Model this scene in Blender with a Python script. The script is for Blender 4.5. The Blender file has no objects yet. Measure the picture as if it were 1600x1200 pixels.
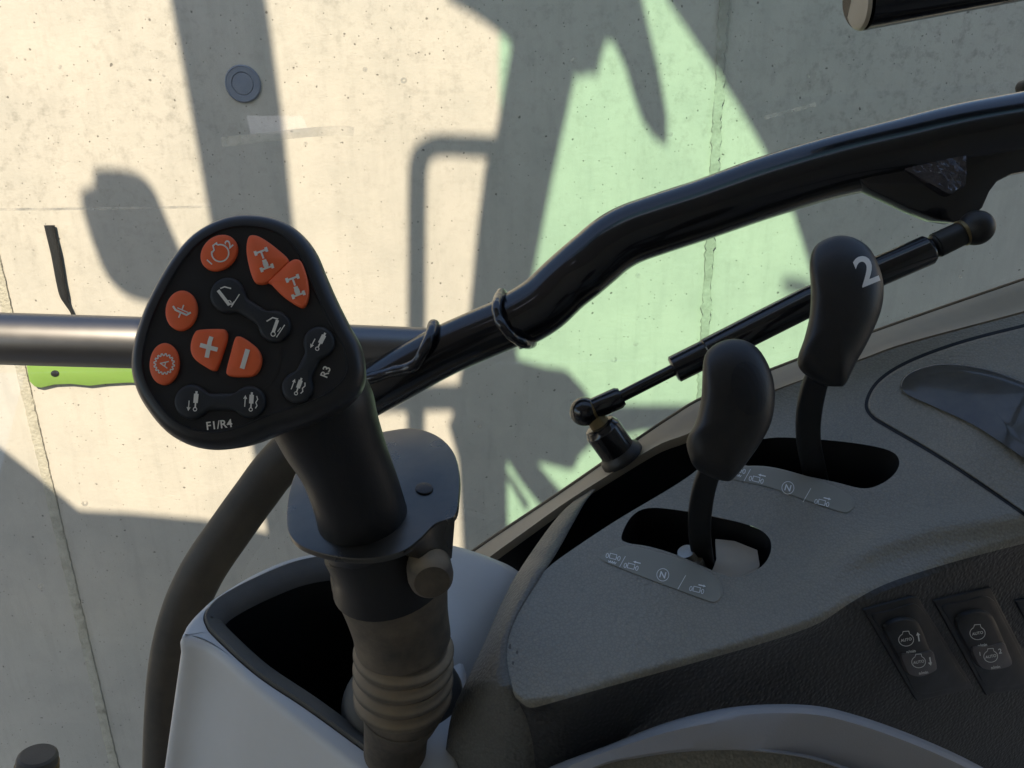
import bpy, bmesh, math, random
import numpy as np
from mathutils import Vector
from mathutils.bvhtree import BVHTree
random.seed(7); rng = np.random.default_rng(7)
S = bpy.context.scene
COL = S.collection
F = 1200.0
CAM = np.array([0.0, 0.0, 2.4])
PITCH, ROLL = math.radians(20), math.radians(1.2)
r0 = np.array([1., 0, 0]); u0 = np.array([0, math.sin(PITCH), math.cos(PITCH)]); fw = np.array([0, math.cos(PITCH), -math.sin(PITCH)])
UP = u0 * math.cos(ROLL) + r0 * math.sin(ROLL); RT = r0 * math.cos(ROLL) - u0 * math.sin(ROLL)
def ray(px, py): return (px - 800) / F * RT - (py - 600) / F * UP + fw
def W(px, py, d): return CAM + d * ray(px, py)
DOWN = np.array([0, 0, -1.0])

# ---------------------------------------------------------------- materials
def mat(name, col, rough=0.5, metal=0.0, coat=0.0, spec=0.5):
    m = bpy.data.materials.new(name); m.use_nodes = True
    b = m.node_tree.nodes['Principled BSDF']
    b.inputs['Base Color'].default_value = (*col, 1); b.inputs['Roughness'].default_value = rough
    b.inputs['Metallic'].default_value = metal; b.inputs['Coat Weight'].default_value = coat
    b.inputs['Specular IOR Level'].default_value = spec if metal or sum(col) > .3 else min(spec, .36)
    return m
def N(m, t, **kw):
    n = m.node_tree.nodes.new(t)
    for k, v in kw.items():
        if k in n.inputs: n.inputs[k].default_value = v
        else: setattr(n, k, v)
    return n
def L(m, a, b): m.node_tree.links.new(a, b)
def ramp(m, src, stops):
    r = N(m, 'ShaderNodeValToRGB'); e = r.color_ramp.elements
    while len(e) < len(stops): e.new(0.5)
    for i, (p, c) in enumerate(stops):
        e[i].position = p; e[i].color = (c, c, c, 1) if isinstance(c, (int, float)) else (*c, 1)
    L(m, src, r.inputs[0]); return r
def dusty(m, col, dust, amount=0.35, scale=14, bump=0.0, bscale=900, kind='noise', rv=0.12, bdist=0.0004, dustup=0.0):
    """uneven film of dust and a moulded grain"""
    nt = m.node_tree; b = nt.nodes['Principled BSDF']; tc = N(m, 'ShaderNodeTexCoord')
    n1 = N(m, 'ShaderNodeTexNoise', Scale=scale, Detail=8.0, Roughness=0.65); L(m, tc.outputs['Object'], n1.inputs['Vector'])
    fac = ramp(m, n1.outputs['Fac'], [(0.35, 0.0), (0.75, amount)]).outputs[0]
    if dustup:
        g = N(m, 'ShaderNodeNewGeometry'); sp = N(m, 'ShaderNodeSeparateXYZ'); L(m, g.outputs['Normal'], sp.inputs[0])
        r2 = ramp(m, sp.outputs['Z'], [(0.45, 0.0), (0.95, dustup)])
        ad = N(m, 'ShaderNodeMath', operation='ADD'); ad.use_clamp = True
        L(m, fac, ad.inputs[0]); L(m, r2.outputs[0], ad.inputs[1]); fac = ad.outputs[0]
    mx = N(m, 'ShaderNodeMix', data_type='RGBA'); mx.inputs[6].default_value = (*col, 1); mx.inputs[7].default_value = (*dust, 1)
    L(m, fac, mx.inputs[0]); L(m, mx.outputs[2], b.inputs['Base Color'])
    r = b.inputs['Roughness'].default_value
    rr = N(m, 'ShaderNodeMapRange'); rr.inputs[3].default_value = max(0.05, r - rv); rr.inputs[4].default_value = min(1, r + rv)
    n3 = N(m, 'ShaderNodeTexNoise', Scale=scale * 3, Detail=6.0); L(m, tc.outputs['Object'], n3.inputs['Vector'])
    L(m, n3.outputs['Fac'], rr.inputs[0]); L(m, rr.outputs[0], b.inputs['Roughness'])
    if kind == 'cell':
        vv = N(m, 'ShaderNodeTexVoronoi', Scale=bscale); vv.feature = 'DISTANCE_TO_EDGE'; L(m, tc.outputs['Object'], vv.inputs['Vector'])
        pr = ramp(m, vv.outputs['Distance'], [(0.0, .8), (.2, 1.0)])
        m2 = N(m, 'ShaderNodeMix', data_type='RGBA', blend_type='MULTIPLY'); m2.inputs[0].default_value = 1
        L(m, mx.outputs[2], m2.inputs[6]); L(m, pr.outputs[0], m2.inputs[7]); L(m, m2.outputs[2], b.inputs['Base Color'])
    if bump:
        if kind == 'noise':
            t = N(m, 'ShaderNodeTexNoise', Scale=bscale, Detail=4.0); h = t.outputs['Fac']
        else:
            t = N(m, 'ShaderNodeTexVoronoi', Scale=bscale); t.feature = 'SMOOTH_F1'; h = t.outputs['Distance']
            nz = N(m, 'ShaderNodeTexNoise', Scale=bscale * .6, Detail=3.0)
            mv = N(m, 'ShaderNodeMix', data_type='VECTOR'); mv.inputs[0].default_value = 0.0016
            L(m, tc.outputs['Object'], mv.inputs[4]); L(m, tc.outputs['Object'], nz.inputs['Vector']); L(m, nz.outputs['Color'], mv.inputs[5])
            L(m, mv.outputs[1], t.inputs['Vector'])
        if kind == 'noise': L(m, tc.outputs['Object'], t.inputs['Vector'])
        bp = N(m, 'ShaderNodeBump', Strength=bump, Distance=bdist); L(m, h, bp.inputs['Height']); L(m, bp.outputs[0], b.inputs['Normal'])
    return m
DUST = (0.22, 0.19, 0.14)
M = {}
M['plastic'] = dusty(mat('console plastic', (.07, .07, .066), .5), (.205, .196, .16), (.30, .27, .205), .55, 9, .8, 470, 'cell', .1, .0008, .2)
M['plastic'].node_tree.nodes['Principled BSDF'].inputs['Specular IOR Level'].default_value = .6
M['panel'] = dusty(mat('shade darkened front plastic', (.03, .03, .03), .5), (.036, .036, .036), (.065, .06, .052), .5, 9, .8, 430, 'cell', .1, .0008)  # console plastic darkened: the front face's shade is put into the colour
M['trim'] = dusty(mat('trim plastic', (.09, .09, .08), .55), (.28, .255, .21), (.44, .37, .27), .6, 12, .25, 900, 'noise', .1, .0003, .5)
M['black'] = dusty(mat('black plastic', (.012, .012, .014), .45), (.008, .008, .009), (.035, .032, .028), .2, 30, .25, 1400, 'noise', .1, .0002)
M['face'] = dusty(mat('black keypad plastic', (.016, .016, .018), .5), (.012, .0125, .0145), (.022, .022, .022), .3, 40, .2, 1800, 'noise', .08, .0001)
M['rim'] = dusty(mat('black edge plastic', (.02, .02, .021), .38), (.018, .018, .02), (.05, .047, .042), .3, 30, .1, 1800, 'noise', .08, .0001)
M['paint'] = dusty(mat('black gloss paint', (.006, .006, .008), .2, 0, .4), (.006, .006, .008), (.05, .042, .03), .1, 16, .08, 45, 'noise', .06, .0006, .12)
M['satin'] = dusty(mat('satin black metal bar', (.12, .12, .12), .36, 1.0), (.14, .14, .142), (.18, .175, .16), .2, 20, .0, 200, 'noise', .03, .0002)
M['sleeve'] = dusty(mat('dusty brown sleeve', (.035, .03, .023), .6), (.035, .03, .023), (.12, .096, .066), .6, 12, .4, 900, 'noise', .1, .0003, .15)
M['weld'] = dusty(mat('painted weld', (.01, .01, .013), .18, 0, .5), (.01, .01, .013), (.04, .035, .03), .2, 30, .6, 110, 'noise', .05, .003)
M['lever'] = dusty(mat('black lever knob', (.012, .012, .012), .42), (.009, .009, .01), (.08, .068, .05), .2, 22, .3, 700, 'noise', .12, .0002, .3)
M['rubber'] = dusty(mat('dusty rubber', (.03, .028, .026), .75), (.055, .047, .038), (.34, .265, .175), .45, 26, .5, 300, 'noise', .1, .0004, .8)
M['metal'] = dusty(mat('dark polished metal', (.2, .2, .19), .3, .85), (.085, .083, .078), (.17, .15, .12), .7, 18, .1, 60, 'noise', .1, .0008)
M['orange'] = dusty(mat('orange key', (.8, .12, .03), .5), (.95, .15, .04), (.8, .16, .06), .5, 120, .15, 1500, 'noise', .08, .0001)
M['darkkey'] = dusty(mat('charcoal key', (.02, .022, .026), .55), (.02, .023, .028), (.035, .036, .04), .4, 90, .15, 1500, 'noise', .08, .0001)
M['inkstrip'] = mat('pale printed pictogram ink', (.8, .8, .76), .6)
M['ink'] = mat('pale printed ink', (.82, .79, .72), .6)
M['inkdim'] = mat('faded printed ink', (.55, .55, .52), .6)
M['grey'] = dusty(mat('light grey plastic', (.32, .32, .335), .5), (.62, .615, .605), (.52, .50, .44), .45, 10, .2, 1200, 'noise', .1, .0002, .35)
M['greyhump'] = dusty(mat('pale grey plastic', (.3, .3, .29), .45), (.52, .52, .49), (.45, .43, .37), .5, 12, .15, 1200, 'noise', .1, .0002)
M['liner'] = dusty(mat('dark grey liner', (.055, .053, .05), .6), (.055, .053, .049), (.13, .115, .09), .6, 14, .4, 900, 'noise', .1, .0003, .3)
M['gloss'] = dusty(mat('glossy charcoal lid', (.05, .05, .045), .16, 0, .3), (.055, .054, .05), (.16, .15, .12), .5, 26, .08, 50, 'noise', .08, .0006)
M['brass'] = dusty(mat('dirty brass', (.2, .14, .06), .45, .7), (.2, .15, .07), (.1, .07, .04), .6, 80)
M['steel'] = dusty(mat('worn steel', (.35, .34, .31), .4, .8), (.32, .31, .28), (.15, .12, .08), .6, 60)
M['strip'] = dusty(mat('label strip', (.08, .083, .075), .5), (.255, .245, .20), (.31, .29, .23), .4, 20, .1, 1200, 'noise', .08, .0001)
M['green'] = dusty(mat('lime green paint', (.20, .45, .04), .45), (.16, .27, .055), (.18, .27, .07), .5, 30)
M['darkgrey'] = dusty(mat('charcoal switch', (.05, .046, .046), .4), (.085, .075, .075), (.12, .10, .09), .4, 60)
M['cabliner'] = mat('cab lining', (.5, .495, .485), .8)
M['pillar'] = dusty(mat('machine paint', (.03, .03, .03), .5), (.03, .03, .03), (.08, .07, .06), .4, 8)

def concrete():
    m = mat('cast concrete', (.4, .38, .34), .85, spec=.25); nt = m.node_tree; b = nt.nodes['Principled BSDF']
    tc = N(m, 'ShaderNodeTexCoord'); co = tc.outputs['Object']
    def noise(sc, det=8., ro=.6, vec=co):
        n = N(m, 'ShaderNodeTexNoise', Scale=sc, Detail=det, Roughness=ro); L(m, vec, n.inputs['Vector']); return n.outputs['Fac']
    def mixc(fac, a, bb, mode='MIX'):
        x = N(m, 'ShaderNodeMix', data_type='RGBA', blend_type=mode)
        if isinstance(fac, float): x.inputs[0].default_value = fac
        else: L(m, fac, x.inputs[0])
        for s, v in ((6, a), (7, bb)):
            if isinstance(v, tuple): x.inputs[s].default_value = (*v, 1)
            else: L(m, v, x.inputs[s])
        return x.outputs[2]
    c = mixc(ramp(m, noise(2.2, 10., .62), [(.32, 0.), (.7, 1.)]).outputs[0], (.44, .40, .355), (.38, .352, .318))
    c = mixc(ramp(m, noise(9, 9., .7), [(.45, 0.), (.78, .5)]).outputs[0], c, (.31, .295, .265))
    # streaks running down the form face
    mp = N(m, 'ShaderNodeMapping'); mp.inputs['Scale'].default_value = (14, 1, 1.6); L(m, co, mp.inputs['Vector'])
    c = mixc(ramp(m, noise(1.6, 8., .7, mp.outputs[0]), [(.5, 0.), (.78, .45)]).outputs[0], c, (.28, .265, .235))
    # grime heavier towards the upper right of the panel
    gr = noise(38, 8., .75)
    big = ramp(m, noise(1.1, 3., .5), [(.42, 0.), (.62, 1.)]).outputs[0]
    sx = N(m, 'ShaderNodeSeparateXYZ'); L(m, co, sx.inputs[0])
    mr = N(m, 'ShaderNodeMapRange'); L(m, sx.outputs['Z'], mr.inputs[0]); mr.inputs[1].default_value = 1.75; mr.inputs[2].default_value = 2.65
    ml = N(m, 'ShaderNodeMath', operation='MULTIPLY'); L(m, ramp(m, gr, [(.5, 0.), (.68, .6)]).outputs[0], ml.inputs[0])
    ad = N(m, 'ShaderNodeMath', operation='MULTIPLY'); L(m, big, ad.inputs[0]); L(m, mr.outputs[0], ad.inputs[1])
    L(m, ad.outputs[0], ml.inputs[1])
    c = mixc(ml.outputs[0], c, (.13, .12, .10))
    # air holes
    holes = None
    for sc, th, keep in ((42, .13, .82), (95, .17, .8), (17, .06, .7)):
        v = N(m, 'ShaderNodeTexVoronoi', Scale=float(sc)); v.feature = 'F1'
        ad2 = N(m, 'ShaderNodeVectorMath', operation='ADD'); nz = N(m, 'ShaderNodeTexNoise', Scale=float(sc * 2)); L(m, co, nz.inputs['Vector'])
        scl = N(m, 'ShaderNodeVectorMath', operation='SCALE'); scl.inputs['Scale'].default_value = .35 / sc; L(m, nz.outputs['Color'], scl.inputs[0])
        L(m, co, ad2.inputs[0]); L(m, scl.outputs[0], ad2.inputs[1]); L(m, ad2.outputs[0], v.inputs['Vector'])
        hol = ramp(m, v.outputs['Distance'], [(th * .6, 1.), (th, 0.)]).outputs[0]
        sp = N(m, 'ShaderNodeSeparateColor'); L(m, v.outputs['Color'], sp.inputs[0])
        gt = N(m, 'ShaderNodeMath', operation='GREATER_THAN'); L(m, sp.outputs[0], gt.inputs[0]); gt.inputs[1].default_value = keep
        mu = N(m, 'ShaderNodeMath', operation='MULTIPLY'); L(m, hol, mu.inputs[0]); L(m, gt.outputs[0], mu.inputs[1])
        if holes is None: holes = mu.outputs[0]
        else:
            mxm = N(m, 'ShaderNodeMath', operation='MAXIMUM'); L(m, holes, mxm.inputs[0]); L(m, mu.outputs[0], mxm.inputs[1]); holes = mxm.outputs[0]
    hf = N(m, 'ShaderNodeMath', operation='MULTIPLY'); L(m, holes, hf.inputs[0]); hf.inputs[1].default_value = .8
    c = mixc(hf.outputs[0], c, (.09, .08, .07))
    L(m, c, b.inputs['Base Color'])
    hh = N(m, 'ShaderNodeMath', operation='SUBTRACT'); L(m, noise(60, 8., .7), hh.inputs[0]); L(m, holes, hh.inputs[1])
    bp = N(m, 'ShaderNodeBump', Strength=.35, Distance=.003); L(m, hh.outputs[0], bp.inputs['Height']); L(m, bp.outputs[0], b.inputs['Normal'])
    return m
M['concrete'] = concrete()
M['joint'] = dusty(mat('joint mortar', (.36, .33, .27), .9), (.37, .34, .28), (.22, .20, .16), .7, 30, .8, 120, 'noise', .05, .004)
M['ridge'] = dusty(mat('stained concrete ridge', (.3, .28, .24), .9), (.33, .31, .265), (.17, .155, .125), .75, 16, .6, 90, 'noise', .05, .004)
M['plug'] = dusty(mat('grey plug', (.18, .2, .25), .6), (.12, .14, .19), (.2, .2, .22), .5, 40)
M['soil'] = dusty(mat('ground', (.05, .05, .05), .9), (.05, .05, .05), (.08, .075, .07), .6, 3, .5, 40, 'noise', .05, .01)
def glass(name, tint, haze):
    m = bpy.data.materials.new(name); m.use_nodes = True; nt = m.node_tree; nt.nodes.clear()
    out = N(m, 'ShaderNodeOutputMaterial'); tr = N(m, 'ShaderNodeBsdfTransparent'); tr.inputs[0].default_value = (*tint, 1)
    gl = N(m, 'ShaderNodeBsdfGlossy'); gl.inputs['Roughness'].default_value = .02; gl.inputs[0].default_value = (1, 1, 1, 1)
    fr = N(m, 'ShaderNodeFresnel', IOR=1.45); m1 = N(m, 'ShaderNodeMixShader')
    ge = N(m, 'ShaderNodeNewGeometry'); iv = N(m, 'ShaderNodeMath', operation='SUBTRACT'); iv.inputs[0].default_value = 1; L(m, ge.outputs['Backfacing'], iv.inputs[1])
    fm = N(m, 'ShaderNodeMath', operation='MULTIPLY'); L(m, fr.outputs[0], fm.inputs[0]); L(m, iv.outputs[0], fm.inputs[1]); L(m, fm.outputs[0], m1.inputs[0]); L(m, tr.outputs[0], m1.inputs[1]); L(m, gl.outputs[0], m1.inputs[2])
    last = m1
    if haze:
        df = N(m, 'ShaderNodeBsdfDiffuse'); df.inputs[0].default_value = (.6, .6, .57, 1)
        tl = N(m, 'ShaderNodeBsdfTranslucent'); tl.inputs[0].default_value = (.6, .6, .57, 1)
        dm = N(m, 'ShaderNodeMixShader'); dm.inputs[0].default_value = .6; L(m, df.outputs[0], dm.inputs[1]); L(m, tl.outputs[0], dm.inputs[2])
        tc = N(m, 'ShaderNodeTexCoord'); n = N(m, 'ShaderNodeTexNoise', Scale=7.0, Detail=6.0); L(m, tc.outputs['Object'], n.inputs['Vector'])
        r1 = ramp(m, n.outputs['Fac'], [(.35, .0), (.8, .035)])
        v = N(m, 'ShaderNodeTexVoronoi', Scale=44.0); L(m, tc.outputs['Object'], v.inputs['Vector'])
        ring = ramp(m, v.outputs['Distance'], [(.03, 0.), (.07, .5), (.10, .5), (.14, .0)])
        sp = N(m, 'ShaderNodeSeparateColor'); L(m, v.outputs['Color'], sp.inputs[0])
        gt = N(m, 'ShaderNodeMath', operation='GREATER_THAN'); L(m, sp.outputs[1], gt.inputs[0]); gt.inputs[1].default_value = .9
        n5 = N(m, 'ShaderNodeTexNoise', Scale=120.0); L(m, tc.outputs['Object'], n5.inputs['Vector'])
        rn = ramp(m, n5.outputs['Fac'], [(.4, 0.), (.6, 1.)])
        mu = N(m, 'ShaderNodeMath', operation='MULTIPLY'); L(m, ring.outputs[0], mu.inputs[0]); L(m, gt.outputs[0], mu.inputs[1])
        mu2 = N(m, 'ShaderNodeMath', operation='MULTIPLY'); L(m, mu.outputs[0], mu2.inputs[0]); L(m, rn.outputs[0], mu2.inputs[1])
        ad = N(m, 'ShaderNodeMath', operation='ADD'); L(m, r1.outputs[0], ad.inputs[0]); L(m, mu2.outputs[0], ad.inputs[1])
        m2 = N(m, 'ShaderNodeMixShader'); L(m, ad.outputs[0], m2.inputs[0]); L(m, m1.outputs[0], m2.inputs[1]); L(m, dm.outputs[0], m2.inputs[2]); last = m2
    L(m, last.outputs[0], out.inputs[0]); return m
M['glass'] = glass('window glass', (.96, .985, .97), True)
M['tint'] = glass('green tinted glass', (.74, .985, .885), False)

# ---------------------------------------------------------------- object helpers
def thing(name, label, cat, loc, group=None):
    o = bpy.data.objects.new(name, None); COL.objects.link(o); o.location = Vector(loc); o.empty_display_size = .05
    o['label'] = label; o['category'] = cat
    if group: o['group'] = group
    return o
def mk(name, verts, faces, m, parent=None, smooth=True, angle=35, label=None):
    me = bpy.data.meshes.new(name); me.from_pydata([tuple(map(float, v)) for v in verts], [], [tuple(f) for f in faces]); me.update()
    bm = bmesh.new(); bm.from_mesh(me); bmesh.ops.recalc_face_normals(bm, faces=bm.faces); bm.to_mesh(me); bm.free()
    if smooth:
        me.shade_smooth(); me.set_sharp_from_angle(angle=math.radians(angle))
    me.materials.append(m)
    o = bpy.data.objects.new(name, me); COL.objects.link(o)
    if parent is not None: attach(o, parent)
    if label: o['label'] = label
    return o
def attach(o, parent):
    o.parent = parent
    loc = Vector((0, 0, 0)); p = parent
    while p: loc += p.location; p = p.parent
    from mathutils import Matrix
    o.matrix_parent_inverse = Matrix.Translation(-loc) if parent.type == 'EMPTY' else Matrix.Identity(4)
class MB:
    def __init__(s): s.v = []; s.f = []
    def add(s, v, f):
        b = len(s.v); s.v += [np.asarray(x, float) for x in v]; s.f += [tuple(i + b for i in q) for q in f]; return s
def rings(rs, cap0=True, cap1=True, closed=True):
    n = len(rs[0]); v = [p for r in rs for p in r]; f = []
    for i in range(len(rs) - 1):
        for j in range(n if closed else n - 1):
            a = i * n + j; b = i * n + (j + 1) % n; f.append((a, b, b + n, a + n))
    if closed and cap0: f.append(tuple(range(n))[::-1])
    if closed and cap1: f.append(tuple((len(rs) - 1) * n + j for j in range(n)))
    return v, f
def cr(pts, n, closed=False):
    """Catmull-Rom resample, n points"""
    P = np.array(pts, float); m = len(P)
    seg = m if closed else m - 1
    dens = []
    for k in range(n):
        t = k / n * seg if closed else k / (n - 1) * seg
        i = min(int(t), seg - 1); u = t - i
        g = (lambda j: P[j % m]) if closed else (lambda j: P[min(max(j, 0), m - 1)])
        a, b, c, d = g(i - 1), g(i), g(i + 1), g(i + 2)
        dens.append(.5 * (2 * b + (c - a) * u + (2 * a - 5 * b + 4 * c - d) * u * u + (3 * b - a - 3 * c + d) * u ** 3))
    return np.array(dens)
def even(pts, n):
    """even arc-length resample of a polyline"""
    P = np.array(pts, float); s = np.r_[0, np.cumsum(np.linalg.norm(np.diff(P, axis=0), axis=1))]
    t = np.linspace(0, s[-1], n); return np.stack([np.interp(t, s, P[:, k]) for k in range(P.shape[1])], 1)
def sweep(path, rad, seg=28, sq=2.0, flat=1.0, hint=None):
    """tube of varying radius along world points; sq superellipse power"""
    P = np.array(path, float); n = len(P); T = np.gradient(P, axis=0); T /= np.linalg.norm(T, axis=1)[:, None]
    h = np.array(hint if hint is not None else -fw); nrm = h - T[0] * (h @ T[0]); nrm /= np.linalg.norm(nrm); out = []
    for i in range(n):
        nrm = nrm - T[i] * (nrm @ T[i]); nrm /= np.linalg.norm(nrm); b = np.cross(T[i], nrm); ring = []
        for k in range(seg):
            a = 2 * math.pi * k / seg; c, s = math.cos(a), math.sin(a)
            x = math.copysign(abs(c) ** (2 / sq), c); y = math.copysign(abs(s) ** (2 / sq), s)
            ring.append(P[i] + rad[i] * (x * nrm * flat + y * b))
        out.append(ring)
    return rings(out)
def pxtube(pts, n=60, seg=28, smooth=True, **kw):
    """pts: (px, py, depth, half width in px)"""
    Q = cr(pts, n) if smooth else np.array(pts, float)
    return sweep([W(*q[:3]) for q in Q], [q[3] * q[2] / F for q in Q], seg, **kw)
class Plane:
    def __init__(s, a, b, c):
        A = np.array([[p[0], p[1], 1] for p in (a, b, c)], float); s.k = np.linalg.solve(A, [1 / p[2] for p in (a, b, c)])
        p0, p1, p2 = W(*a), W(*b), W(*c); n = np.cross(p1 - p0, p2 - p0); n /= np.linalg.norm(n)
        s.n = n if n @ (CAM - p0) > 0 else -n
    def d(s, px, py): return 1 / (s.k[0] * px + s.k[1] * py + s.k[2])
    def at(s, px, py, lift=0): return W(px, py, s.d(px, py)) + s.n * lift
def inset(poly, e):
    P = np.array(poly, float)[:, :2]; nx = np.roll(P, -1, 0) - P; pv = P - np.roll(P, 1, 0)
    nx /= np.linalg.norm(nx, axis=1)[:, None] + 1e-9; pv /= np.linalg.norm(pv, axis=1)[:, None] + 1e-9
    n1 = np.stack([-nx[:, 1], nx[:, 0]], 1); n2 = np.stack([-pv[:, 1], pv[:, 0]], 1)
    b = n1 + n2; b /= np.maximum(np.linalg.norm(b, axis=1)[:, None], .3); c = np.maximum((b * n1).sum(1), .5)
    A = .5 * np.sum(P[:, 0] * np.roll(P[:, 1], -1) - np.roll(P[:, 0], -1) * P[:, 1])
    return P + b / c[:, None] * e * (1 if A > 0 else -1)
def prism(poly, pl, lo, hi, bev=.0006, dome=0):
    d = pl.d(*np.mean(np.array(poly), 0)[:2]); pxm = F / d
    R = []
    for e, l in ((0, lo), (0, hi - bev), (bev * .3, hi - bev * .3), (bev, hi)):
        R.append([pl.at(x, y, l) for x, y in inset(poly, e * pxm)])
    if dome:
        c = np.mean(R[-1], 0)
        q = inset(poly, bev * pxm); cc = q.mean(0)
        for s, t in ((.8, .36), (.55, .7), (.3, .92), (.1, 1)):
            R.append([pl.at(*(cc + (p - cc) * s), hi + dome * t) for p in q])
    return rings(R)
def ell(cx, cy, rx, ry, rot=0, n=36):
    c, s = math.cos(math.radians(rot)), math.sin(math.radians(rot))
    return [(cx + rx * math.cos(a) * c - ry * math.sin(a) * s, cy + rx * math.cos(a) * s + ry * math.sin(a) * c) for a in np.linspace(0, 2 * math.pi, n, endpoint=False)]
def ribbon(pts, w, closed=False):
    P = np.array(pts, float); n = len(P)
    if closed: T = np.roll(P, -1, 0) - np.roll(P, 1, 0)
    else: T = np.gradient(P, axis=0)
    nn = np.zeros_like(P)
    for i in range(n):
        if closed or 0 < i < n - 1:
            a = P[i] - P[i - 1]; b = P[(i + 1) % n] - P[i]; a /= np.linalg.norm(a) + 1e-9; b /= np.linalg.norm(b) + 1e-9
            t = a + b; t /= np.linalg.norm(t) + 1e-9; m = np.array([-t[1], t[0]]); k = max(abs(m @ np.array([-a[1], a[0]])), .45); nn[i] = m / k
        else:
            t = T[i] / (np.linalg.norm(T[i]) + 1e-9); nn[i] = (-t[1], t[0])
    a = P + nn * w / 2; b = P - nn * w / 2; v = list(a) + list(b); f = []
    for i in range(n if closed else n - 1): j = (i + 1) % n; f.append((i, j, j + n, i + n))
    return v, f
def text2d(s, cx, cy, h, rot=0, bold=True, shear=0):
    cu = bpy.data.curves.new('t', 'FONT'); cu.body = s; cu.size = 1; cu.resolution_u = 4
    if bold: cu.offset = .018
    o = bpy.data.objects.new('t', cu); COL.objects.link(o); dg = bpy.context.evaluated_depsgraph_get(); dg.update()
    me = o.evaluated_get(dg).to_mesh(); V = np.array([v.co[:2] for v in me.vertices]); Fc = [tuple(p.vertices) for p in me.polygons]
    o.evaluated_get(dg).to_mesh_clear(); bpy.data.objects.remove(o); bpy.data.curves.remove(cu)
    c = (V.max(0) + V.min(0)) / 2; k = h / (V[:, 1].max() - V[:, 1].min()); V = (V - c) * k
    V[:, 0] += V[:, 1] * shear
    a = math.radians(rot); x = V[:, 0]; y = -V[:, 1]
    return np.stack([cx + x * math.cos(a) - y * math.sin(a), cy + x * math.sin(a) + y * math.cos(a)], 1), Fc
def decal(name, shapes, target, m, parent, lift=.00025):
    mb = MB()
    for i, (v, f) in enumerate(shapes):
        if not isinstance(target, Plane):
            bm = bmesh.new(); vs = [bm.verts.new((p[0], p[1], 0)) for p in v]
            for q in f:
                try: bm.faces.new([vs[k] for k in q])
                except ValueError: pass
            bmesh.ops.triangulate(bm, faces=bm.faces)
            for _ in range(4):
                le = [e for e in bm.edges if e.calc_length() > 3.0]
                if not le: break
                bmesh.ops.subdivide_edges(bm, edges=le, cuts=1); bmesh.ops.triangulate(bm, faces=bm.faces)
            bm.verts.index_update(); v = [tuple(q.co[:2]) for q in bm.verts]; f = [tuple(k.index for k in q.verts) for q in bm.faces]; bm.free()
        l = lift + i * .00002; out = []
        for p in v:
            if isinstance(target, Plane): out.append(target.at(p[0], p[1], l))
            else:
                dr = ray(p[0], p[1]); dn = dr / np.linalg.norm(dr); h = target.ray_cast(Vector(CAM), Vector(dn))
                q = np.array(h[0]) if h[0] is not None else CAM + dn * .5
                out.append(q - dn * l)
        mb.add(out, f)
    return mk(name, mb.v, mb.f, m, parent, smooth=False)
def bvh(o):
    me = o.data; return BVHTree.FromPolygons([v.co.copy() for v in me.vertices], [tuple(p.vertices) for p in me.polygons])
def lathe(a, b, prof, seg=32):
    """prof: (t along a-b, radius)"""
    a = np.array(a, float); b = np.array(b, float); ax = (b - a) / np.linalg.norm(b - a)
    h = np.array([.3, .2, .9]); n = h - ax * (h @ ax); n /= np.linalg.norm(n); bb = np.cross(ax, n)
    return rings([[a + (b - a) * t + r * (math.cos(2 * math.pi * k / seg) * n + math.sin(2 * math.pi * k / seg) * bb) for k in range(seg)] for t, r in prof])
def ball(c, r, seg=24):
    c = np.array(c); return lathe(c - [0, 0, r], c + [0, 0, r], [((1 - math.cos(a)) / 2, max(r * math.sin(a), r * .02)) for a in np.linspace(0.02, math.pi - .02, 17)], seg)
def apply_bool(o, cutter):
    md = o.modifiers.new('b', 'BOOLEAN'); md.operation = 'DIFFERENCE'; md.object = cutter; md.solver = 'EXACT'
    dg = bpy.context.evaluated_depsgraph_get(); dg.update()
    me = bpy.data.meshes.new_from_object(o.evaluated_get(dg)); o.modifiers.clear(); old = o.data; nm = old.name; o.data = me
    bpy.data.meshes.remove(old); me.name = nm; bpy.data.objects.remove(cutter)
    me.shade_smooth(); me.set_sharp_from_angle(angle=math.radians(35))

# ---------------------------------------------------------------- camera, light, world
cd = bpy.data.cameras.new('camera'); cam = bpy.data.objects.new('camera', cd); COL.objects.link(cam); S.camera = cam
from mathutils import Matrix
cam.matrix_world = Matrix(((RT[0], UP[0], -fw[0], CAM[0]), (RT[1], UP[1], -fw[1], CAM[1]), (RT[2], UP[2], -fw[2], CAM[2]), (0, 0, 0, 1)))
cd.sensor_width = 36; cd.lens = 27; cd.clip_start = .02; cd.clip_end = 300

EL, AZ = math.radians(50.2), math.radians(12)
SUN = np.array([-math.sin(AZ) * math.cos(EL), -math.cos(AZ) * math.cos(EL), math.sin(EL)])   # towards the sun
sl = bpy.data.lights.new('sun', 'SUN'); sl.energy = 4.4; sl.angle = math.radians(.53); sl.color = (1, .85, .655)
so = bpy.data.objects.new('sun', sl); COL.objects.link(so); so.rotation_euler = Vector(SUN).to_track_quat('Z', 'Y').to_euler(); so.location = (0, 0, 8)
w = bpy.data.worlds.new('World'); S.world = w; w.use_nodes = True
sky = w.node_tree.nodes.new('ShaderNodeTexSky'); sky.sky_type = 'NISHITA'; sky.sun_disc = False; sky.sun_elevation = EL; sky.sun_rotation = math.pi + AZ; sky.dust_density = 1.0; sky.ozone_density = 1.0
bg = w.node_tree.nodes['Background']; bg.inputs[1].default_value = .105; w.node_tree.links.new(sky.outputs[0], bg.inputs[0])
S.view_settings.view_transform = 'Standard'; S.view_settings.look = 'None'; S.view_settings.gamma = 1; S.view_settings.exposure = 1.44
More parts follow.
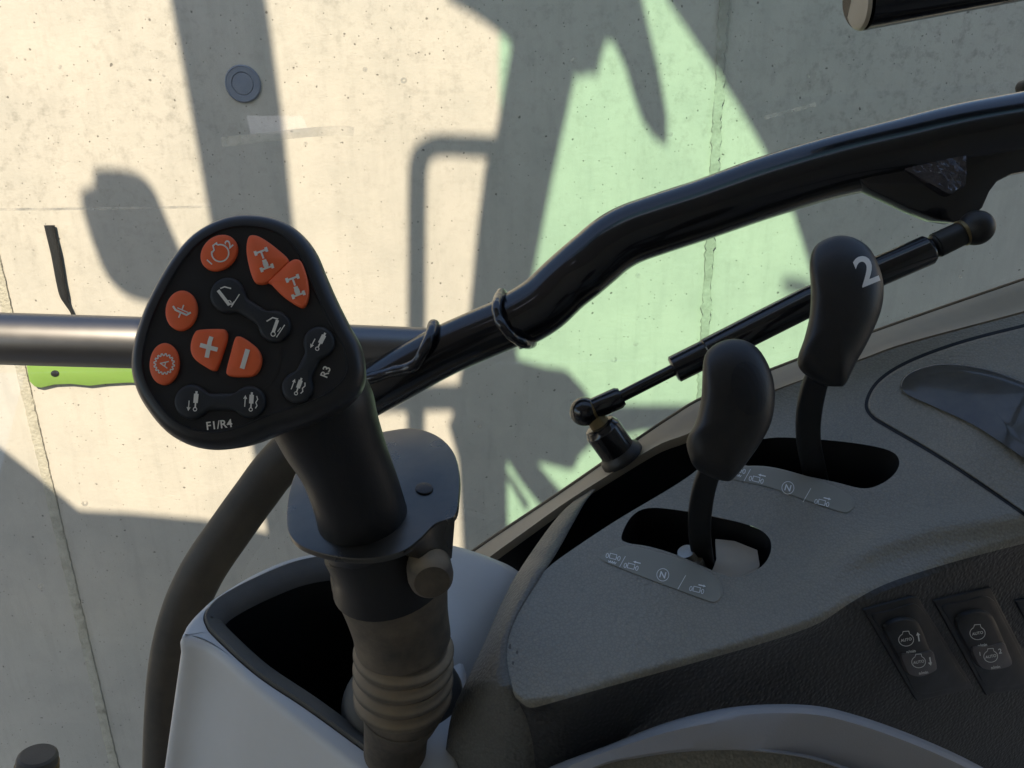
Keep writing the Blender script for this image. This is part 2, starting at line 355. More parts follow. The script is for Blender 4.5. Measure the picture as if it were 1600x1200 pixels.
S.render.engine = 'CYCLES'; S.cycles.max_bounces = 8; S.cycles.diffuse_bounces = 5; S.cycles.transparent_max_bounces = 12
S.cycles.use_denoising = True; S.cycles.caustics_reflective = False; S.cycles.caustics_refractive = False

# ---------------------------------------------------------------- setting
YW = 1.9
gv = [(-40, -40, -.8), (40, -40, -.8), (40, 40, -.8), (-40, 40, -.8)]
g = mk('ground', gv, [(0, 1, 2, 3)], M['soil'], smooth=False); g['kind'] = 'structure'; g['label'] = 'bare ground in front of the concrete wall'
def onwall(px, py, off=0.0):
    r = ray(px, py); t = (YW - off) / r[1]; return CAM + r * t
wall = thing('concrete_wall', 'cast concrete wall with sunlit cream patches and green tinted light behind the window', 'wall', (0, YW + .1, 0))
def box(x0, x1, y0, y1, z0, z1):
    v = [(x, y, z) for x in (x0, x1) for y in (y0, y1) for z in (z0, z1)]
    return v, [(0, 1, 3, 2), (4, 6, 7, 5), (0, 4, 5, 1), (2, 3, 7, 6), (0, 2, 6, 4), (1, 5, 7, 3)]
mk('wall_panel', *box(-7, 8, YW, YW + .25, -.8, 3.1), M['concrete'], wall, smooth=False)
def joint(pa, pb, hw, prom, wob):
    a, b = onwall(*pa), onwall(*pb); d = (b - a) / (b[2] - a[2]); R = []
    for z in np.linspace(-.78, 3.08, 380):
        c = a + d * (z - a[2]); c[1] = YW; e = wob * rng.normal(size=4)
        R.append([c + [-hw + e[0], .004, 0], c + [-hw * .75 + e[1], -prom, 0], c + [hw * .8 + e[2], -prom * 1.2, 0], c + [hw + e[3], .004, 0]])
    return rings(R)
mk('joint_strip', *joint((10, 480), (175, 1180), .017, .003, .0008), M['joint'], wall, angle=60, label='smooth pale mortar joint at the left of the wall')
mk('joint_strip', *joint((1128, 60), (1098, 560), .012, .005, .0022), M['ridge'], wall, angle=60, label='ragged concrete ridge in the middle of the wall')
pc = onwall(380, 131)
mk('tie_plug', *lathe(pc + [0, .005, 0], pc + [0, -.006, 0], [(0, .041), (.8, .041), (1, .038), (.9, .037), (.9, .026), (.7, .0245), (.85, .023), (.9, .005)]), M['plug'], wall)

# ---- unseen cab, and plates added and shaped to throw the wall's shadows
cab = thing('tractor_cab', 'black tractor cab roof and added shadow-casting plates above the window', 'cab', (0, -.5, 1.2))
def back(p, y): t = (y - p[1]) / SUN[1]; return p + SUN * t
def caster(name, poly, y, th=.012, m='pillar'):
    A = [back(onwall(*p), y + th / 2) for p in poly]; B = [q + np.array([0, -th, 0]) for q in A]
    mk(name, *rings([A, B]), M[m], cab, smooth=False)
YC = .30
caster('post_shade_plate', [(255, -60), (405, -60), (418, 20), (440, 180), (456, 340), (530, 840), (420, 850), (370, 560), (325, 330), (290, 130)], YC)
caster('mirror_shade_plate', cr([(147, 266), (170, 263), (212, 269), (240, 295), (262, 345), (300, 430), (322, 475), (300, 480), (262, 470), (222, 464), (192, 452), (165, 425), (143, 375), (128, 322), (128, 298), (146, 288)], 60, True), YC - .03)
def strip(path, w): v, f = ribbon(path, w); n = len(path); return list(v[:n]) + list(v[n:][::-1])
caster('handrail_shade_plate', strip(cr([(648, 760), (650, 500), (651, 300), (655, 245), (672, 226), (700, 222), (790, 226)], 50), 27), YC + .03)
caster('boom', [(806, 30), (800, 60), (776, 200), (757, 262), (745, 360), (730, 520), (714, 610), (707, 628), (707, 648), (700, 662), (708, 690), (716, 720), (724, 880), (810, 880), (792, 812), (791, 718), (800, 640), (803, 557), (816, 500), (832, 420), (862, 270), (898, 108), (900, 30)], YC - .015)  # unseen plate cut to the outline of the slanted pillar shadow
caster('upper_shade_plate', [(640, -120), (700, -8), (740, 14), (776, 40), (792, 52), (800, 62), (810, 40), (893, 100), (904, 112), (918, 106), (932, 108), (938, 80), (946, 54), (958, 58), (975, 95), (988, 140), (1000, 175), (1018, 204), (1041, 220), (1042, 175), (1030, 110), (1016, 50), (1002, -10), (985, -120)], YC + .015)
caster('right_shade_plate', [(990, -160), (1042, -8), (1090, 62), (1150, 152), (1192, 224), (1240, 328), (1262, 400), (1285, 480), (1310, 590), (1340, 760), (2200, 760), (2200, -160)], YC)
caster('band_shade_plate', [(560, 600), (720, 600), (812, 580), (812, 640), (720, 634), (560, 638)], YC + .045)
caster('blob_shade_plate', cr([(795, 560), (817, 563), (854, 573), (882, 577), (900, 594), (917, 615), (930, 650), (924, 685), (905, 706), (893, 727), (868, 722), (836, 716), (792, 716), (780, 640)], 60, True), YC + .03)
caster('bar_shade_plate', [(915, 632), (1330, 632), (1330, 668), (1000, 667), (915, 690)], YC + .02)
caster('lower_shade_plate', [(785, 716), (797, 716), (835, 772), (858, 800), (880, 780), (868, 757), (834, 716), (872, 718), (890, 742), (930, 790), (990, 860), (790, 900), (790, 812), (816, 800), (812, 780), (795, 752), (812, 770), (818, 795), (836, 776)], YC - .04) if False else None
caster('lower_shade_plate', [(793, 716), (834, 716), (868, 757), (900, 790), (920, 810), (895, 840), (836, 776), (812, 746)], YC - .04)
caster('slim_shade_plate', [(791, 742), (797, 740), (826, 786), (820, 792)], YC - .05)
caster('small_shade_plate', cr([(1222, 436), (1245, 434), (1275, 446), (1275, 458), (1245, 452), (1224, 444)], 24, True), YC - .7)
# tinted side glass the green light comes through
tp = [(780, -170), (1500, -170), (1500, 920), (780, 920)]
A = [back(onwall(*p), YC + .10) for p in tp]; B = [q + np.array([0, -.005, 0]) for q in A]
mk('tinted_pane', *rings([A, B]), M['tint'], cab, smooth=False)
# roof sheet: its front edge throws the lower shade
ZR = CAM[2] + .76
def backz(p): t = (ZR - p[2]) / SUN[2]; return p + SUN * t
edge = [backz(onwall(*p)) for p in [(-700, 300), (-300, 480), (0, 700), (72, 757), (120, 797), (205, 801), (320, 812), (412, 831), (520, 850), (800, 880), (1150, 900), (2300, 900)]]
rear = [np.array([edge[-1][0] + .5, -1.5, ZR]), np.array([edge[0][0] - .3, -1.5, ZR])]
A = list(edge) + rear; B = [p + np.array([0, 0, .05]) + (np.array([0, -.045, 0]) if i < len(edge) else 0) for i, p in enumerate(A)]
mk('roof', *rings([A, B]), M['cabliner'], cab, smooth=False)
roof = bpy.data.objects['roof']
hp = [W(x, y, .62) for x, y in [(-60, 470), (205, 470), (245, 600), (-60, 600)]]  # roof opening added so the sun reaches the horizontal bar
hc_ = [backz(p) for p in hp]
hcut = mk('cut', *rings([[p - SUN * .15 for p in hc_], [p + SUN * .3 for p in hc_]]), M['cabliner'])
apply_bool(roof, hcut)
mk('rear_panel', *box(-1.9, 2.0, -1.55, -1.5, 1.2, ZR - .003), M['cabliner'], cab, smooth=False)
mk('lower_shade_panel', *box(-1.3, 1.8, .66, .72, -.6, .95), M['pillar'], cab, smooth=False)  # unseen panel added to keep light off the lower wall
mk('cab_floor', *box(-1.3, 1.6, -1.5, .62, 1.2, 1.24), M['cabliner'], cab, smooth=False)
mk('side_panel', *box(1.55, 1.6, -1.5, .3, 1.24, ZR), M['cabliner'], cab, smooth=False)
mk('seat_panel', *box(-1.3, -1.25, -1.5, -.1, 1.24, 1.9), M['cabliner'], cab, smooth=False)

# ---------------------------------------------------------------- window
GP = Plane((0, 0, .672), (1600, 0, .672), (800, 860, .66))
q = [(-260, -160), (1860, -160), (1860, 1500), (-260, 1500)]
wp = mk('window_pane', *rings([[GP.at(*p) for p in q], [GP.at(*p, -.005) for p in q]]), M['glass'], smooth=False)
wp['label'] = 'clear dusty window glass between the black tube frame and the concrete wall'; wp['category'] = 'window'

def film(name, fac, sc):
    m = bpy.data.materials.new(name); m.use_nodes = True; m.node_tree.nodes.clear()
    o = N(m, 'ShaderNodeOutputMaterial'); t = N(m, 'ShaderNodeBsdfTransparent'); d = N(m, 'ShaderNodeBsdfDiffuse'); d.inputs[0].default_value = (.8, .78, .74, 1)
    tl = N(m, 'ShaderNodeBsdfTranslucent'); tl.inputs[0].default_value = (.8, .78, .74, 1); a_ = N(m, 'ShaderNodeMixShader'); L(m, d.outputs[0], a_.inputs[1]); L(m, tl.outputs[0], a_.inputs[2])
    tc = N(m, 'ShaderNodeTexCoord'); n = N(m, 'ShaderNodeTexNoise', Scale=sc, Detail=5.0); L(m, tc.outputs['Object'], n.inputs['Vector'])
    r = ramp(m, n.outputs['Fac'], [(.3, 0.), (.65, fac)]); x = N(m, 'ShaderNodeMixShader'); L(m, r.outputs[0], x.inputs[0]); L(m, t.outputs[0], x.inputs[1]); L(m, a_.outputs[0], x.inputs[2]); L(m, x.outputs[0], o.inputs[0]); return m
M['smear_reflection'] = film('dry wipe smear', .42, 30.0); M['pale_line'] = film('fine scratch', .55, 60.0)
def onglass(px, py, dz=0): return W(px, py, GP.d(px, py) - .0006 - dz)
v, f = ribbon(cr([(346, 222), (400, 216), (470, 208), (530, 204), (553, 206)], 40), 15); mk('wipe_smear_reflection', [onglass(*p) for p in v], f, M['smear_reflection'], wp, smooth=False)  # pale streak painted on the glass: wipe smear and reflected strip
v, f = ribbon([(-100, 327), (60, 327), (200, 325), (330, 323)], 4); mk('pale_line', [onglass(*p, .0002) for p in v], f, M['pale_line'], wp, smooth=False)  # thin pale line across the glass
v, f = ribbon([(1195, 184), (1240, 172), (1275, 163)], 6); mk('pale_line', [onglass(*p, .0004) for p in v], f, M['pale_line'], wp, smooth=False)
fr = thing('window_frame', 'black tubular window frame with a horizontal bar and a curved thick tube', 'frame', W(700, 545, .62))
mk('curved_tube', *pxtube([(2500, 78, .62, 54), (2100, 106, .61, 54), (1800, 152, .60, 54), (1640, 190, .60, 54), (1500, 216, .60, 53), (1400, 239, .60, 51), (1300, 262, .60, 48), (1200, 292, .60, 48), (1100, 327, .60, 47), (1030, 350, .60, 47), (985, 366, .60, 47), (955, 383, .60, 47), (930, 404, .601, 47), (905, 425, .602, 47), (880, 446, .605, 46), (848, 476, .608, 46), (812, 498, .61, 45.5), (796, 505, .61, 44)], 110), M['paint'], fr)
mk('lower_tube', *pxtube([(812, 497, .61, 40), (700, 545, .618, 40), (610, 594, .622, 40), (545, 633, .626, 37), (520, 652, .628, 33), (490, 678, .629, 31)], 70), M['paint'], fr)
mk('lower_sleeve', *pxtube([(545, 632, .626, 38), (540, 636, .626, 40.5), (520, 652, .628, 40.5), (440, 722, .63, 35.5), (398, 775, .63, 34.5), (355, 835, .63, 34.5), (318, 890, .63, 34.5), (290, 950, .632, 34.5), (272, 1020, .635, 34.5), (264, 1096, .64, 34.5), (264, 1200, .645, 38), (266, 1330, .65, 38)], 120), M['sleeve'], fr)
mk('horizontal_tube', *pxtube([(-220, 522, .64, 41), (0, 529, .64, 41), (300, 538, .64, 40.5), (560, 547, .638, 39.5), (690, 551, .636, 38)], 40), M['satin'], fr)
def weld(pts, hw):
    Q = cr(pts, 70); return sweep([W(*q[:3]) for q in Q], [hw * q[2] / F * (1 + .06 * math.sin(i * .5) + .05 * math.sin(i * .23 + 1)) for i, q in enumerate(Q)], 12)
mk('weld_bead', *weld([(678, 507, .612), (672, 525, .596), (662, 548, .592), (648, 570, .594), (630, 577, .597), (612, 581, .6), (590, 588, .603), (565, 594, .607), (545, 597, .615)], 9), M['weld'], fr)
mk('weld_bead', *weld([(784, 458, .61), (776, 475, .585), (779, 498, .578), (790, 515, .576), (803, 528, .58), (822, 537, .59), (832, 536, .607)], 8), M['weld'], fr)
GB = Plane((1400, 240, .582), (1600, 200, .582), (1480, 340, .588)); GW = Plane((1400, 250, .5825), (1510, 240, .5810), (1480, 303, .578))
gus = [(1358, 296), (1390, 311), (1425, 328), (1462, 343), (1490, 348), (1515, 343), (1535, 325), (1546, 300), (1558, 284), (1580, 273), (1640, 262), (1640, 215), (1500, 232), (1400, 255), (1340, 280)]
mk('strut_bracket', *prism(gus, GB, -.014, .001, .002), M['paint'], fr)
wp_ = cr([(1404, 258), (1430, 250), (1470, 244), (1506, 238), (1510, 262), (1509, 288), (1496, 296), (1484, 303), (1462, 292), (1430, 274)], 30, True)
M['crinkle'] = dusty(mat('crinkled glossy paint', (.10, .095, .11), .22, .7), (.08, .076, .09), (.12, .11, .12), .5, 60, 1.0, 50, 'noise', .05, .008)
mk('weld_patch', *prism(wp_, GW, -.006, .0005, .001, .0006), M['crinkle'], fr)
for (x, y, rr) in ((1599, 138, 11),):
    mk('frame_bolt', *ball(W(x, y - 2, .62), rr * .62 / F), M['rubber'], fr)

up = thing('roof_tube', 'black round tube with a pale capped end at the top right', 'tube', W(1450, -15, .55))
mk('tube_body', *pxtube([(1346, 2.5, .55, 42), (1350, 1.5, .5505, 43), (1480, -23, .546, 43), (2300, -177, .50, 46)], 4, 40, smooth=False), M['paint'], up)
mk('end_cap', *pxtube([(1339, 3.6, .5502, 36), (1340, 3.5, .5502, 40), (1346, 2.5, .55, 42.4)], 3, 40, smooth=False), M['trim'], up)

gs = thing('gas_strut', 'black gas strut with ball joints sloping below the curved tube', 'strut', W(965, 700, .6))
D0, D1 = .600, .560
def sd(x): return D0 + (D1 - D0) * (x - 915) / 600
def sp(x, y, hw): return (x, y, sd(x), hw)
mk('strut_body', *pxtube([sp(1052, 578, 18), sp(1054, 577, 22), sp(1104, 552, 22), sp(1106, 551, 23.5), sp(1260, 473, 24), sp(1449, 391, 24), sp(1453, 389, 21)], 7, 36, smooth=False), M['paint'], gs)
mk('piston_rod', *pxtube([sp(950, 630, 9.5), sp(1056, 576, 9.5)], 2, 24, smooth=False), M['paint'], gs)
mk('ball_socket', *pxtube([sp(922, 641, 15), sp(925, 640, 17), sp(966, 622, 17.5), sp(972, 619, 14)], 4, 28, smooth=False), M['paint'], gs)
mk('ball_socket', *pxtube([sp(1447, 391, 14), sp(1457, 386, 14), sp(1459, 385, 18), sp(1462, 384, 18), sp(1463, 383.5, 20), sp(1506, 363, 19), sp(1512, 360, 16)], 7, 28, smooth=False), M['lever'], gs)
mk('ball_joint', *ball(W(913, 643, sd(915)), 23 * .6 / F), M['paint'], gs)
mk('ball_joint', *ball(W(1525, 356, sd(1525)), 27 * .56 / F), M['lever'], gs)
mk('clip_ring', *pxtube([sp(925, 640, 18.5), sp(929, 638, 18.5)], 2, 28, smooth=False), M['brass'], gs)
mk('clip_ring', *pxtube([sp(1502, 365, 21), sp(1508, 362, 20)], 2, 28, smooth=False), M['brass'], gs)
mk('stud_neck', *pxtube([(928, 652, .60, 14), (942, 668, .602, 17), (944, 672, .602, 20)], 3, 28, smooth=False), M['brass'], gs)
sa, sb = W(936, 664, .60), W(969, 710, .607)
mk('mounting_stud', *lathe(sa, sb, [(0, .0105), (.02, .0125), (.12, .0135), (.16, .0145), (.95, .0145), (1.05, .0145)], 36), M['paint'], gs)
mk('stud_base', *lathe(sb - (sb - sa) * .16, sb + (sb - sa) * .12, [(0, .0145), (.25, .0155), (.5, .0175), (.8, .018), (1, .018)], 36), M['lever'], gs)

# things beyond the glass
WD = lambda x, y: (YW - .006) / ray(x, y)[1]
rs = mk('rubber_strip', *pxtube([(x, y, WD(x, y), h) for x, y, h in [(77, 352, 8.5), (82, 375, 8), (88, 400, 8), (95, 440, 7.5), (100, 462, 7), (105, 475, 4), (113, 490, 2.5), (122, 520, 2)]], 40, 12, flat=.25), M['black'])
rs['label'] = 'thin torn black rubber strip on the sunlit wall above the horizontal bar'; rs['category'] = 'strip'
WG = lambda x, y: (x, y, (YW - .009) / ray(x, y)[1])
gp = Plane(WG(0, 560), WG(300, 560), WG(0, 620))
gb = thing('green_bracket', 'lime green plate with a wavy lower edge under the horizontal bar', 'bracket', W(120, 580, 1.8))
mk('plate', *prism([(32, 520), (42, 575), (46, 596), (54, 604), (64, 606), (85, 601), (110, 600), (140, 603), (165, 600), (200, 598), (280, 600), (280, 520)], gp, -.010, 0, .001), M['green'], gb, label=None)
mk('bolt_hole', *prism(ell(86, 583.5, 6.5, 5, 0, 20), gp, -.001, .0015, .0005), M['black'], gb)
kn = thing('control_knob', 'round black knob with tan ring in the bottom left corner', 'knob', W(55, 1230, .5))
a, b = W(59, 1174, .5), W(52, 1300, .512)
R = .0126
mk('knob_body', *lathe(a, b, [(.20, R * .85), (.205, R * .97), (.23, R * 1.0), (.36, R * 1.0), (.40, R * .9), (.46, R * .9), (.48, R * 1.0), (1, R * 1.0)], 40), M['black'], kn)
mk('knob_cap', *lathe(a, b, [(.03, .001), (.03, R * .8), (.05, R * .92), (.08, R * .96), (.15, R * .97), (.16, R * .8)], 40), M['liner'], kn)
mk('knob_ring', *lathe(a, b, [(.145, R * .8), (.15, R * 1.02), (.235, R * 1.04), (.24, R * .8)], 40), M['brass'], kn)

# ---------------------------------------------------------------- console
con = thing('side_console', 'grey grained plastic side console holding two gear levers and rocker switches', 'console', W(1150, 1150, .55))
ctl = [(800, 1060, .405), (855, 885, .475), (1000, 1048, .404), (1000, 840, .49), (1075, 745, .54), (1100, 900, .462), (1280, 962, .44), (1200, 800, .505), (1280, 700, .55), (1213, 608, .60),
       (1342, 562, .60), (1600, 486, .60), (1600, 640, .53), (1600, 835, .485), (1450, 700, .535), (1400, 890, .468), (1150, 660, .58), (1700, 460, .60), (1700, 820, .492), (760, 1100, .39), (2200, 700, .62), (2200, 320, .62)]
X = np.array([[c[0] / 400, c[1] / 400] for c in ctl]); n = len(X)
def U(r): return np.where(r > 1e-9, r * r * np.log(r + 1e-12), 0)
K = U(np.linalg.norm(X[:, None] - X[None], axis=2)) + np.eye(n) * .02; Pm = np.c_[np.ones(n), X]
sol = np.linalg.solve(np.block([[K, Pm], [Pm.T, np.zeros((3, 3))]]), np.r_[[1 / c[2] for c in ctl], 0, 0, 0])
ridge = even([(1270, 915), (1320, 872), (1380, 845), (1460, 822), (1700, 790)], 60)
def TD(px, py):
    q = np.array([px / 400, py / 400]); v = (sol[:n] * U(np.linalg.norm(X - q, axis=1))).sum() + sol[n] + sol[n + 1:] @ q
    e = np.min(np.linalg.norm(ridge - [px, py], axis=1)); fade = min(1, max(0, (px - 1240) / 120))
    e2 = math.hypot((px - 1235) / 75, (py - 880) / 45)
    return 1 / v - .006 * fade * math.exp(-(e / 24) ** 2) + .004 * math.exp(-e2 ** 2)
def T(px, py, back_=0): return W(px, py, TD(px, py) + back_)
FP = Plane((1000, 1048, .404), (1600, 835, .49), (1000, 1200, .432))
far = even(cr([(850, 893), (875, 872), (960, 815), (1075, 745), (1120, 700), (1160, 650), (1213, 611), (1342, 565), (1418, 538), (1600, 489), (1720, 452), (2200, 312)], 80), 200)
near = even(cr([(801, 1075), (822, 1091), (850, 1086), (900, 1072), (1000, 1044), (1100, 1016), (1200, 987), (1275, 960), (1325, 928), (1370, 903), (1420, 884), (1500, 860), (1600, 834), (1720, 806), (2200, 700)], 80), 200)
rows = []
K_ = 70; NC = 200
for k in range(K_ + 1):
    t = k / K_; row = []
    for i in range(NC):
        p = far[i] * (1 - t) + near[i] * t; bow = -27 * math.sin(math.pi * t ** 1.15) * max(0, 1 - i / 44) ** 1.5
        row.append(T(p[0] + bow, p[1]))
    rows.append(row)
# rounded drop to the front
def wgt(i): t = min(1, i / 16); return t * t * (3 - 2 * t)
def frontp(i, y):
    p = near[i]; k = wgt(i); t = max(0, min(1, (y - p[1]) / (1330 - p[1])))
    x = p[0] + (4 + 20 * t) * k + (1 - k) * 44 * t ** .6; d1 = TD(799, 1075) + (y - 1075) * .00012; return W(x, y, FP.d(x, y) * k + d1 * (1 - k))
for t in np.linspace(.12, 1, 8):
    row = []
    for i in range(NC):
        p = near[i]; A_ = T(*p); C_ = T(p[0] + 2 * wgt(i), p[1] + 11); B_ = frontp(i, p[1] + 24)
        row.append(A_ * (1 - t) ** 2 + 2 * C_ * t * (1 - t) + B_ * t * t)
    rows.append(row)
for t in np.linspace(.1, 1, 14):
    rows.append([frontp(i, near[i][1] + 24 + (1330 - near[i][1] - 24) * t) for i in range(NC)])
# thickness: offset the whole sheet
R0 = np.array(rows); gx = np.gradient(R0, axis=1); gy = np.gradient(R0, axis=0); nn = np.cross(gx, gy); nn /= np.linalg.norm(nn, axis=2)[..., None]
sgn = np.sign((nn * (CAM - R0)).sum(2))[..., None]; R1 = R0 - nn * sgn * .0035
def sheet(R0, R1):
  nr, nc = R0.shape[:2]; V = list(R0.reshape(-1, 3)) + list(R1.reshape(-1, 3)); Fc = []; o2 = nr * nc
  for i in range(nr - 1):
      for j in range(nc - 1):
          a = i * nc + j; Fc.append((a, a + 1, a + nc + 1, a + nc)); Fc.append((o2 + a, o2 + a + nc, o2 + a + nc + 1, o2 + a + 1))
  for j in range(nc - 1):
      Fc.append((j, o2 + j, o2 + j + 1, j + 1)); a = (nr - 1) * nc + j; Fc.append((a, a + 1, o2 + a + 1, o2 + a))
  for i in range(nr - 1):
      a = i * nc; Fc.append((a, a + nc, o2 + a + nc, o2 + a)); a = i * nc + nc - 1; Fc.append((a, o2 + a, o2 + a + nc, a + nc))
  return V, Fc
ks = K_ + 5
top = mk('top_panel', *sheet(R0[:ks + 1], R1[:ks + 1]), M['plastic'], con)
mk('shaded_front_panel', *sheet(R0[ks:], R1[ks:]), M['panel'], con)
slot1 = cr([(971, 838), (986, 808), (1012, 794), (1060, 797), (1120, 808), (1175, 822), (1200, 838), (1205, 858), (1195, 880), (1172, 896), (1145, 902), (1110, 890), (1060, 868), (1015, 854), (980, 848)], 60, True)
slot2 = cr([(1140, 718), (1165, 696), (1205, 684), (1270, 686), (1340, 693), (1390, 704), (1405, 720), (1398, 740), (1375, 757), (1347, 763), (1300, 752), (1230, 738), (1160, 726)], 60, True)
for sl_ in (slot1, slot2):
    cut = mk('cut', *rings([[T(x, y) - ray(x, y) * .03 for x, y in sl_], [T(x, y) + ray(x, y) * .03 for x, y in sl_]]), M['plastic'])
    apply_bool(top, cut)
tb = bvh(top)
# rims that turn down into each lever slot, and what shows below
for sl_, nm in ((slot1, 0), (slot2, 1)):
    c = sl_.mean(0); nlow = np.array([0, .12, -.99])
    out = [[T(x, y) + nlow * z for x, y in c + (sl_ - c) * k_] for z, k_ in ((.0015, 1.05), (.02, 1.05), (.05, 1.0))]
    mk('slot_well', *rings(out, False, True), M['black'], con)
s1 = [T(x, y) + DOWN * .013 for x, y in [(1120, 815), (1150, 818), (1186, 832), (1190, 855), (1180, 872), (1140, 884), (1112, 872), (1122, 845)]]
mk('link_plate', *rings([s1, [p + DOWN * .003 for p in s1]]), M['trim'], con, smooth=False)
mk('pivot_bolt', *lathe(T(1072, 852) + DOWN * .004, T(1088, 846) + DOWN * .022, [(0, .002), (.02, .0055), (.3, .0065), (.35, .009), (.6, .009), (1, .009)], 24), M['steel'], con)
# left flank of the console
nA = 60
rA = even(cr([(932, 764), (915, 784), (897, 815), (871, 862), *[tuple(np.array((850, 893.)) * (1 - t) + np.array((801, 1075.)) * t + np.array([-27 * math.sin(math.pi * t ** 1.15) + .5, 0])) for t in np.linspace(0, 1, 9)], (814, 1100), (832, 1130), (842, 1170), (844, 1240), (844, 1320)], 90), nA)
rC = even(cr([(918, 765), (878, 800), (842, 846), (804, 903), (781, 948), (757, 1004), (729, 1064), (707, 1112), (698, 1160), (693, 1205), (690, 1250), (684, 1330)], 90), nA)
flank = []
cornerd = [.560, .530, .500, TD(850, 893)]
def fd(i):
    x, y = rA[i]
    if y < 893: return float(np.interp(y, [764, 784, 815, 862, 893], [.592, .572, .54, .50, TD(850, 893)]))
    if y < 1076: return TD(x, y)
    return float(TD(799, 1075) + (y - 1075) * .00012)
for k in range(13):
    t = k / 12; row = []
    for i in range(nA):
        p = rA[i] * (1 - t) + rC[i] * t; dd = fd(i)
        x = .03 * (1 - math.cos(t * math.pi / 2)) * (1 if rA[i][1] > 870 else .6) - (.0035 * math.sin(t * math.pi))
        row.append(W(p[0], p[1], dd + x + (.0004 if k == 0 else -.0003 if k == 1 else 0)))
    flank.append(row)
for t in (.3, 1): flank.append([W(*(rC[i] + np.array([14, 6]) * t), fd(i) + .03 + .05 * t) for i in range(nA)])
M['flank'] = dusty(mat('shade darkened flank plastic', (.1, .1, .09), .5), (.115, .114, .102), (.19, .175, .145), .5, 9, .8, 470, 'cell', .1, .0008, .2)  # darker copy of the console plastic, standing in for shade on this side
mk('side_panel', *rings(flank, closed=False), M['flank'], con, angle=60)
# pocket behind the ridge
fl = np.array([p for p in far if p[0] < 1215]); rowsP = [[T(*p) + DOWN * .0015 for p in fl], [T(*p) + DOWN * .012 + fw * .002 for p in fl], [T(*p) + DOWN * .09 for p in fl], [T(*p) + DOWN * .09 + np.array([0, .16, 0]) for p in fl]]
mk('pocket_wall', *rings(rowsP, closed=False), M['black'], con, angle=60)
# window ledge
oe = even(cr([(700, 892), (738, 864), (780, 835), (870, 775), (960, 713), (1050, 652), (1110, 618), (1250, 562), (1400, 507), (1600, 438), (1760, 384), (2200, 240)], 110), 120)
ie = even(cr([(722, 905), (768, 868), (815, 834), (882, 786), (943, 747), (1027, 696), (1078, 676), (1135, 642), (1213, 608), (1342, 562), (1418, 535), (1600, 486), (1760, 440), (2200, 306)], 110), 120)
def ld(x): return float(np.interp(x, [700, 960, 1150, 1760], [.595, .612, .622, .622]))
lr = [[W(*p, ld(p[0]) + .012) + DOWN * .05 for p in oe], [W(*p, ld(p[0]) + .014) for p in oe], [W(p[0], p[1] + 2, ld(p[0]) + .011) for p in oe]]
for t in (.3, .7, .9): lr.append([W(*(oe[i] * (1 - t) + ie[i] * t), ld(oe[i][0]) + .011 - .025 * t) for i in range(120)])
lr.append([W(*ie[i], ld(oe[i][0]) - .0155) for i in range(120)])
lr.append([W(ie[i][0], ie[i][1] + 5, ld(oe[i][0]) - .0145) for i in range(120)])
lr.append([W(ie[i][0], ie[i][1] + 8, ld(oe[i][0]) - .012) + DOWN * .004 for i in range(120)])
mk('window_ledge', *rings(lr, closed=False), M['trim'], con, angle=40)
mk('pocket_wall', *rings([[W(ie[i][0], ie[i][1] + 7, ld(oe[i][0]) - .0125) + DOWN * .003 for i in range(120)], [W(*ie[i], ld(oe[i][0]) - .008) + DOWN * .12 for i in range(120)]], closed=False), M['black'], con)  # side of the ledge coloured black to carry its shade
# edge gasket between ledge and glass
mk('edge_gasket', *sweep([W(p[0] - 1, p[1] - 1, ld(p[0]) + .016) for p in oe], [.0016] * 120, 8), M['rubber'], con)
for x, y, rr_ in ((797, 1010, 4.0), (808, 1019, 2.6), (802, 1036, 2.8)):
    n_ = 9; q_ = [(x + rr_ * rng.uniform(.4, 1) * math.cos(t), y + 1.6 * rr_ * rng.uniform(.4, 1) * math.sin(t)) for t in np.linspace(0, 2 * math.pi, n_, endpoint=False)]
    decal('scuff_mark', [(q_, [tuple(range(n_))])], tb, M['liner'], con, .0002)
# lid and glossy panel on the right
def patch(poly, lift, bev, name, m, ring_in=(.0, .5, 1)):
    pts = np.array(poly); c = pts.mean(0); R = []
    for s, l in ((1.0, -.002), (1.0, lift - bev), (.992, lift - bev * .3), (.98, lift), (.8, lift), (.6, lift), (.4, lift), (.2, lift), (.05, lift)):
        R.append([T(*(c + (p - c) * s), -l) for p in pts])
    return mk(name, *rings(R), m, con)
lid = cr([(1740, 480), (1600, 512), (1500, 538), (1420, 568), (1375, 597), (1357, 628), (1364, 648), (1395, 668), (1455, 703), (1525, 748), (1600, 800), (1660, 845), (1740, 845)], 110, True)
gap = inset(lid, -3.0); 
mbv, mbf = ribbon(gap, 5, True)
decal('lid_seam', [(mbv, mbf)], tb, M['black'], con, .0003)
patch(lid, .0016, .0012, 'lid', M['plastic'])
glo = cr([(1740, 640), (1700, 632), (1620, 605), (1555, 580), (1500, 569), (1455, 570), (1418, 584), (1407, 602), (1416, 616), (1460, 636), (1520, 664), (1570, 696), (1610, 724), (1740, 820)], 90, True)
patch(glo, .0045, .0015, 'lid_insert', M['gloss'])
